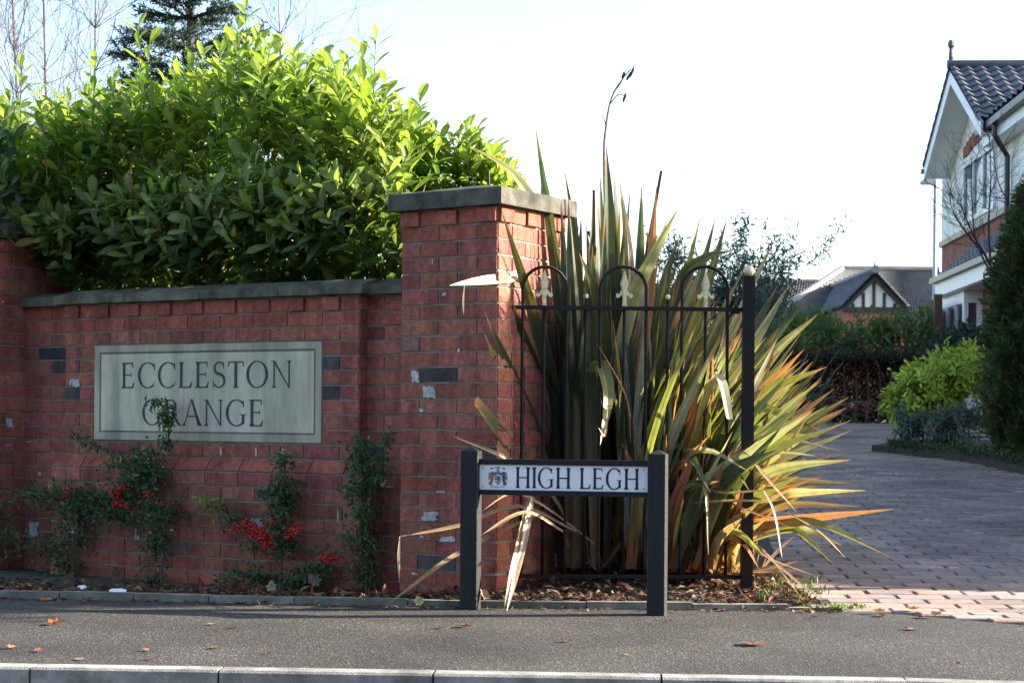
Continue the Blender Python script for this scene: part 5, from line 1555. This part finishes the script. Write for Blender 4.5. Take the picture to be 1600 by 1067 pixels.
# ground cover on the island bed
m = MB(); n = 1800
u1, u2 = rng.random(n), rng.random(n)
A = P(1385, 702, 16.9); B_ = P(1600, 745, 14.1)
pos = A[:2] + np.outer(u1, B_[:2] - A[:2]) + np.outer(u2 * (.35 + .8 * u1), [.35, .95])
leaf_batch(m, np.column_stack([pos, np.array([g(y) for y in pos[:, 1]]) + .075 + .05 * rng.random(n)]), rand_unit(n) + [0, 0, .6], rand_unit(n), rng.uniform(.03, .06, n), .016, np.array([.035, .06, .022]) * rng.uniform(.5, 1.7, (n, 1)), 'small')
o = m.build('ground_cover', M_leafy); o['kind'] = 'stuff'

# ------------------------------------------------------------------ white house at the right
OX, OS = 5.3, .06
def hw(x, y, z): return np.array([OX + OS * y + x, y - OS * x, z])
def on_house(px, py, x):
    """photo ray onto the plane 'x metres inside the verge' -> (y, z)"""
    n = np.array([1.0, -OS, 0.0]); pt = hw(x, 0, 0)
    q = ray_plane(px, py, pt, n); return q[1], q[2]
house = thing('white_house', 'white rendered two storey house with steep front gable and black gutters at the right', 'house', tuple(hw(2, 25, g(25))))
WH, CR, BRK = (.80, .78, .74), (.50, .44, .36), (.30, .11, .085)
HX = lambda a: np.array([a, -OS * a, 0.0]); HY = lambda a: np.array([OS * a, a, 0.0]); HZv = lambda a: np.array([0, 0, a])
def hbox(mb, x0, x1, y0, y1, z0, z1, col): mb.frame_box(hw(x0, y0, z0), HX(x1 - x0), HY(y1 - y0), HZv(z1 - z0), col)
yA, zA = on_house(1488, 108, 0.0)
yF, zF = on_house(1446, 262, 0.0)
yN = 2 * yA - yF
WX = .42
yfar = on_house(1471, 350, WX)[0]
zband = on_house(1476, 376, WX)[1]
ynear = 22.6
gz = g(26)
zE = zF
m = MB()
pol = [(0, zband), (ynear - yfar, zband), (ynear - yfar, zE - .05), (yN + .25 - yfar, zE - .05), (yA - yfar, zA - .28), (0, zE + (zA - zE) * .10)]
m.prism([(a, b_) for a, b_ in pol], hw(WX, yfar, 0), HY(1.0), HZv(1.0), HX(1.0), 5.0, WH)
hbox(m, WX, WX + 5, ynear - 7, ynear, gz, 4.9, WH)
m.build('rendered_wall', M_render, house)
m = MB(); hbox(m, WX + .002, WX + 4.9, ynear + .01, yfar - .01, gz - .1, zband - .10, BRK)
for r_ in range(36):
    for s_ in range(34):
        z_ = gz + r_ * .075; y_ = ynear + .02 + s_ * .225 + (.11 if r_ % 2 else 0)
        if z_ + .075 > zband - .1 or y_ + .215 > yfar: continue
        hbox(m, WX - .006, WX + .0015, y_, y_ + .215, z_, z_ + .065, np.array([.34, .11, .085]) * rng.uniform(.7, 1.2))
m.build('brick_wall', M_brick, house)
m = MB(); hbox(m, WX - .05, WX + .3, ynear, yfar + .03, zband - .098, zband - .002, CR); m.build('stone_band', M_render, house)
def tile_roof(mb, A, B, C, D, rows, cols, amp=.025, step=.03, col=(.09, .095, .11)):
    """A-B along the eave, D-C along the ridge; rows step up the slope"""
    A, B, C, D = (np.asarray(a, float) for a in (A, B, C, D))
    n = unit(np.cross(B - A, D - A))
    if n[2] < 0: n = -n
    sub = 4
    nc = cols * sub + 1
    V, Cc = [], []
    for r_ in range(rows):
        tint = rng.uniform(.85, 1.15, cols)
        for e_, lift in ((0, step), (1, 0)):
            v_ = (r_ + e_) / rows
            for c_ in range(nc):
                u_ = c_ / (nc - 1)
                p = (A * (1 - u_) + B * u_) * (1 - v_) + (D * (1 - u_) + C * u_) * v_
                V.append(p + n * (lift + amp * math.sin(2 * math.pi * c_ / sub))); Cc.append(np.array(col) * tint[min(c_ // sub, cols - 1)])
    f = []
    for r_ in range(rows):
        for e_ in range(2):
            if r_ == rows - 1 and e_ == 1: continue
            a = (r_ * 2 + e_) * nc; b_ = a + nc
            for c_ in range(nc - 1): f.append([a + c_, a + c_ + 1, b_ + c_ + 1, b_ + c_])
    mb.add(np.array(V), np.array(f), np.array(Cc))
    mb.add(np.array([A, B, C, D]) - n * .03, np.array([[0, 1, 2, 3]]), np.array(col) * .8)
m = MB()
RX = 5.5
tile_roof(m, hw(-.06, yN, zE + .02), hw(RX, yN, zE + .02), hw(RX, yA, zA + .04), hw(-.06, yA, zA + .04), 10, 26)
tile_roof(m, hw(RX, yF, zE + .02), hw(-.06, yF, zE + .02), hw(-.06, yA, zA + .04), hw(RX, yA, zA + .04), 10, 26)
m.tube([hw(-.08, yA, zA + .07), hw(2, yA, zA + .07), hw(RX, yA, zA + .07)], .07, 8, (.07, .075, .09))
roof = m.build('tiled_roof', M_tile, house)
m = MB(); fo = hw(-.02, yA, zA + .06)
m.lathe(fo, [(.06, 0), (.06, .05), (.035, .07), (.045, .12), (.03, .25), (.04, .28), (.055, .30), (.055, .35), (.03, .39), (.006, .40)], 8, (.06, .065, .08)); m.build('ridge_finial', M_tile, roof)
m = MB(); 
for ye in (yF, yN):
    a, b_ = hw(-.03, yA, zA - .0), hw(-.03, ye, zE - .0); dn = HZv(-.24)
    th = HX(.035)
    V = [a, b_, b_ + dn, a + dn]; V = np.array(V + [v + th for v in V])
    m.add(V, np.array([[0, 1, 2, 3], [7, 6, 5, 4], [0, 4, 5, 1], [1, 5, 6, 2], [2, 6, 7, 3], [3, 7, 4, 0]]))
m.build('bargeboard', M_upvc, house)
m = MB()
for ye in (yF, yN):
    a, b_ = hw(.005, yA, zA - .20), hw(.005, ye, zE - .20)
    V = [a, b_, b_ + HX(WX), a + HX(WX)]; V = np.array(V + [v + HZv(.02) for v in V])
    m.add(V, np.array([[0, 1, 2, 3], [7, 6, 5, 4], [0, 4, 5, 1], [1, 5, 6, 2], [2, 6, 7, 3], [3, 7, 4, 0]]))
m.build('verge_soffit', M_upvc, house)
m = MB()   # far eave gutter
hbox(m, -.06, RX, yF + .0, yF + .12, zE - .10, zE - .02, (1, 1, 1)); m.build('gutter', M_plastic, house)
# upper window
y1, z1 = on_house(1509, 258, WX); y0_, z0_ = on_house(1556, 340, WX)
zb_w = on_house(1509, 352, WX)[1]
wy0, wy1, wz0, wz1 = y0_, y1, zb_w, z1
m = MB()
fw_ = .07
for a in np.linspace(wy0, wy1 - fw_, 4): hbox(m, WX - .05, WX + .02, a, a + fw_, wz0, wz1, (1, 1, 1))
hbox(m, WX - .052, WX + .02, wy0, wy1, wz0 - .001, wz0 + fw_, (1, 1, 1)); hbox(m, WX - .052, WX + .02, wy0, wy1, wz1 - fw_, wz1 + .001, (1, 1, 1))
win = m.build('upper_window', M_upvc, house)
m = MB(); hbox(m, WX - .02, WX - .005, wy0 + .01, wy1 - .01, wz0 + .01, wz1 - .01, (1, 1, 1)); m.build('pane', M_glass, win)
m = MB(); k = 11
for i in range(k):
    f_ = i / k; y_ = wy0 - .12 + (wy1 - wy0 + .24) * f_; dz = .16 * math.sin(math.pi * (i + .5) / k)
    hbox(m, WX - .03, WX + .02, y_ + .006, y_ + (wy1 - wy0 + .24) / k - .006, wz1 + .06 + dz, wz1 + .27 + dz, np.array([.36, .12, .09]) * rng.uniform(.85, 1.15))
m.build('brick_arch', M_brick, house)
m = MB(); hbox(m, WX - .06, WX + .02, wy0 - .1, wy1 + .1, wz1 + .005, wz1 + .07, (1, 1, 1)); m.build('window_head', M_upvc, house)
# nearer wing: eave, gutter, downpipe
yg0, zg0 = on_house(1532, 204, .12); yg1, zg1 = on_house(1602, 156, .12)
m = MB(); hbox(m, .03, .14, yg1 - 6, yg0, zg0 - .10, zg0, (1, 1, 1)); m.build('gutter', M_plastic, house)
m = MB(); hbox(m, .145, .18, yg1 - 6, yg0, zg0 - .26, zg0 - .02, (1, 1, 1)); hbox(m, .181, WX - .01, yg1 - 6, yg0, zg0 - .26, zg0 - .235, (1, 1, 1)); m.build('fascia', M_upvc, house)
m = MB(); tile_roof(m, hw(.03, yg1 - 6, zg0 + .02), hw(.03, yg0, zg0 + .02), hw(2.8, yg0, zg0 + 1.9), hw(2.8, yg1 - 6, zg0 + 1.9), 10, 30); m.build('lower_roof', M_tile, house)
m = MB()
yd, zd = on_house(1582, 230, WX - .06)
yk = on_house(1555, 205, .1)[0]
m.tube([hw(.09, yk, zg0 - .08), hw(.09, yk, zg0 - .25), hw(WX - .07, yd + .3, zg0 - .5), hw(WX - .07, yd + .3, 2.2)], .04, 8); m.build('downpipe', M_plastic, house)
# lean-to roof and bay window below it
ye0, ze = on_house(1462, 437, 0.0)
ztp_ = on_house(1540, 375, WX)[1]
m = MB(); ypn = 20.5
tile_roof(m, hw(-.02, ypn, ze), hw(-.02, ye0, ze), hw(WX - .008, ye0 - 1.5, ztp_), hw(WX - .008, ypn, ztp_), 6, 26, amp=.02, col=(.075, .08, .09))
tile_roof(m, hw(-.02, ye0, ze), hw(WX - .008, ye0 + .02, ze), hw(WX - .008, ye0 - 1.48, ztp_), hw(WX - .02, ye0 - 1.5, ztp_), 6, 4, amp=.02, col=(.075, .08, .09)); m.build('porch_roof', M_tile, house)
m = MB(); hbox(m, -.10, -.025, ypn, ye0 + .05, ze - .075, ze + .015, (1, 1, 1)); m.build('gutter', M_plastic, house)
m = MB(); hbox(m, -.015, .02, ypn, ye0 - .02, ze - .30, ze - .03, (1, 1, 1)); hbox(m, .021, WX - .01, ypn, ye0 - .03, ze - .31, ze - .285, (1, 1, 1)); m.build('porch_fascia', M_upvc, house)
by1 = on_house(1466, 480, .12)[0]; by0 = on_house(1506, 480, .12)[0]
bz1 = on_house(1470, 457, .12)[1]; bz0 = gz + .55
m = MB(); hbox(m, .12, WX - .01, by0, by1, bz1 - .30, bz1, (1, 1, 1)); hbox(m, .13, WX - .01, by0 + .01, by1 - .01, bz0 - .4, bz0 + .25, (1, 1, 1))
for a in np.linspace(by0, by1 - .16, 4): hbox(m, .125, .19, a + .001, a + .16, bz0 + .251, bz1 - .301, (1, 1, 1))
hbox(m, WX - .10, WX - .012, by0 + .002, by0 + .09, bz0 + .251, bz1 - .301, (1, 1, 1))
bay = m.build('bay_window', M_upvc, house)
m = MB(); hbox(m, .15, WX - .02, by0 + .03, by1 - .02, bz0 + .252, bz1 - .302, (1, 1, 1)); m.build('pane', M_glass, bay)
m = MB(); hbox(m, .07, WX - .01, by0 - .03, by1 + .03, bz1 + .002, bz1 + .06, (1, 1, 1)); m.build('bay_gutter', M_plastic, bay)

# ------------------------------------------------------------------ bungalow beyond
Y = 44.0
bun = thing('bungalow', 'tiled bungalow with white half timbered gable and red brick below at the end', 'house', tuple(gp(1370, 560, 46)))
ap, l_, r_ = P(1367, 430, Y), P(1318, 484, Y), P(1421, 482, Y)
zev = (l_[2] + r_[2]) / 2
xc, hwid = ap[0], (r_[0] - l_[0]) / 2
m = MB(); gw = hwid - .10
m.prism([(-gw, zev), (gw, zev), (0, ap[2] - .12)], (xc, Y + .12, 0), np.array([1.0, 0, 0]), up, np.array([0, 1.0, 0]), 6, (.72, .70, .66)); m.build('gable_wall', M_render, bun)
m = MB(); m.box(xc - gw, Y + .13, g(Y) - .3, xc + gw, Y + 6, zev - .003, (.34, .12, .08)); m.box(P(1180, 500, Y)[0], Y + 3, g(Y) - .3, P(1500, 500, Y)[0], Y + 12, zev - .1, (.32, .12, .085)); m.build('brick_wall', M_brick, bun)
m = MB()
for f_ in (-.72, -.36, 0, .36, .72):
    x = xc + f_ * gw; h = (ap[2] - .12 - zev) * (1 - abs(f_)) - .05
    m.box(x - .035, Y + .08, zev + .06, x + .035, Y + .116, zev + max(.15, h), (.035, .04, .042))
m.box(xc - gw - .05, Y + .07, zev - .08, xc + gw + .05, Y + .115, zev + .055, (.035, .04, .042))
m.build('gable_timbers', M_wood, bun)
m = MB()
for s_ in (-1, 1):
    a, b_ = np.array([xc, Y, ap[2]]), np.array([xc + s_ * hwid, Y, zev]); dn = HZv(-.13)
    V = [a, b_, b_ + dn, a + dn]; V = np.array(V + [v + np.array([0, .06, 0]) for v in V])
    m.add(V, np.array([[0, 1, 2, 3], [7, 6, 5, 4], [0, 4, 5, 1], [1, 5, 6, 2], [2, 6, 7, 3], [3, 7, 4, 0]]), (.035, .04, .042))
m.build('bargeboard', M_wood, bun)
m = MB()
tc_ = (.10, .105, .12)  # wing tiles darker and bluer than the main roof, shade put into the colour
tile_roof(m, (xc - hwid, Y + 7, zev + .05), (xc - hwid, Y - .1, zev + .05), (xc, Y - .1, ap[2] + .08), (xc, Y + 7, ap[2] + .08), 14, 24, amp=.03, step=.05, col=tc_)
tile_roof(m, (xc + hwid, Y - .1, zev + .05), (xc + hwid, Y + 7, zev + .05), (xc, Y + 7, ap[2] + .08), (xc, Y - .1, ap[2] + .08), 14, 24, amp=.03, step=.05, col=tc_)
zr = P(1400, 424, Y + 7.5)[2]
xa, xb = P(1205, 500, Y + 3)[0], P(1530, 500, Y + 3)[0]
xr0 = P(1316, 424, Y + 7.5)[0]
tile_roof(m, (xa, Y + 2.6, zev - .1), (xb, Y + 2.6, zev - .1), (xb, Y + 7.5, zr), (xr0, Y + 7.5, zr), 22, 60, amp=.035, step=.05, col=(.15, .148, .15))
zl = P(1270, 436, Y + 9)[2]
tile_roof(m, (P(1150, 500, Y + 6)[0], Y + 6, zev - .1), (P(1330, 500, Y + 6)[0], Y + 6, zev - .1), (P(1318, 436, Y + 9)[0], Y + 9, zl), (P(1190, 436, Y + 9)[0], Y + 9, zl), 18, 34, amp=.035, step=.05, col=(.15, .148, .15))
for a, b_ in (((xr0, Y + 7.5, zr + .05), (xb, Y + 7.5, zr + .05)), ((xc, Y - .1, ap[2] + .14), (xc, Y + 7, ap[2] + .14)), ((xr0, Y + 7.5, zr + .05), (xa, Y + 2.6, zev))):
    m.tube([a, (np.array(a) + np.array(b_)) / 2, b_], .11, 6, (.15, .14, .13))
m.build('tiled_roof', M_tile, bun)
m = MB(); m.tube([[xc, Y, ap[2]], [xc, Y, ap[2] + .25], [xc, Y, ap[2] + .42]], [.05, .03, .01], 6); m.build('ridge_finial', M_plastic, bun)

# street lamp
Y = 38.0; b = gp(1459, 600, Y)
lamp = thing('street_lamp', 'slim grey street lamp column between the white house and the bungalow', 'street lamp', tuple(b))
top = P(1459, 284, Y)
m = MB(); m.tube([b, [b[0], Y, b[2] + 1.2], [b[0], Y, b[2] + 1.25], [b[0], Y, top[2]]], [.075, .075, .05, .04], 10); m.build('column', M_metal, lamp, smooth=True)
m = MB(); q = P(1437, 283, Y)
m.prism([(0, 0), (.12, .07), (.30, .09), (.36, .03), (.34, -.04), (.10, -.05)], (q[0], Y - .07, top[2] - .02), np.array([1.0, 0, 0]), up, np.array([0, 1.0, 0]), .14); m.build('lantern', M_metal, lamp)
# brown board fence
Y0f, Y1f = 31.0, 27.6
a, b_ = P(1418, 520, Y0f), P(1461, 520, Y1f)
fence = thing('board_fence', 'dark brown close boarded fence beside the white house', 'fence', (a[0], Y0f, g(30)))
m = MB(); n = 26
zt0, zt1 = P(1418, 492, Y0f)[2], P(1461, 466, Y1f)[2]
for i in range(n):
    f0, f1 = i / n, (i + .96) / n
    p0, p1 = a + (b_ - a) * f0, a + (b_ - a) * f1
    zt = zt0 + (zt1 - zt0) * f0
    m.frame_box((p0[0], p0[1], g(29) - .3), (p1[0] - p0[0], p1[1] - p0[1], 0), (.02, .004 * (i % 2), 0), (0, 0, zt - g(29) + .3), np.array([.085, .045, .025]) * rng.uniform(.75, 1.2))
m.build('boards', M_wood, fence)
m = MB(); m.box(b_[0] - .03, Y1f - .1, g(28) - .3, b_[0] + .09, Y1f - .0, zt1 + .06, (.11, .06, .032)); m.build('fence_post', M_wood, fence)

# ------------------------------------------------------------------ unseen hedge at the right of the entrance, added to shade the drive
rw = thing('drive_shade_hedge', 'unseen tall hedge added on the far right side of the drive mouth to shade the drive', 'hedge', (6.0, 10.0, 0.1))
m = MB(); n = 60000
hx0, hx1, hy1, hh = 4.6, 5.9, 14.4, 3.1
def front_y(z): return 8.77 + .87 * (z - .85)  # front leans back to shape the edge of the shadow on the drive
hz_ = rng.random(n) * hh
pos = np.stack([rng.uniform(hx0, hx1, n), np.zeros(n), hz_], 1)
fy = front_y(hz_ + .05)
pos[:, 1] = fy + rng.random(n) * (hy1 - fy)
face = rng.integers(0, 4, n)
k_ = face == 0; pos[k_, 0] = hx0 + np.abs(rng.normal(0, .06, k_.sum()))
k_ = face == 1; pos[k_, 1] = fy[k_] + np.abs(rng.normal(0, .03, k_.sum()))
k_ = face == 2; pos[k_, 2] = hh - np.abs(rng.normal(0, .04, k_.sum()))
pos[:, 2] += np.array([g(y) for y in pos[:, 1]])
leaf_batch(m, pos, rand_unit(n), rand_unit(n), rng.uniform(.10, .17, n), .085, np.array([.04, .075, .025]) * rng.uniform(.6, 1.4, (n, 1)), 'quad')
m.build('foliage', M_leafy, rw)
m = MB()
for i in range(10): m.tube([[5.2, 8.9 + i * .55, 0], [5.2, 8.9 + i * .55, 1.2], [5.25, 8.9 + i * .55, 2.6]], [.05, .04, .015], 5, (.07, .06, .05))
m.build('trunks', M_bark, rw)

# ------------------------------------------------------------------ unseen evergreens added behind the viewer to cut sky light on the fronts
m = MB(); n = 30000
tx_ = rng.uniform(-34, 26, n); tz_ = rng.random(n) ** .8 * 11
ty_ = -9 - rng.random(n) * 3 + .5 * np.sin(tx_ * 1.3)
keep = tz_ < 6.8 + 1.6 * np.sin(tx_ * .9) * np.sin(tx_ * .37 + 1)
pos = np.stack([tx_, ty_, tz_ - .15], 1)[keep]; n = len(pos)
leaf_batch(m, pos, rand_unit(n) + [0, 0, -.3], rand_unit(n) * .6 + [0, 1, .4], rng.uniform(.5, .9, n), .35, np.array([.03, .05, .025]) * rng.uniform(.6, 1.4, (n, 1)), 'quad')
for x in np.arange(-33, 26, 2.6): m.tube([[x, -10.6, -.2], [x, -10.6, 4], [x, -10.6, 8]], [.2, .15, .04], 6, (.06, .05, .04))
o = m.build('sky_blocker_trees', M_leafy); o['kind'] = 'stuff'
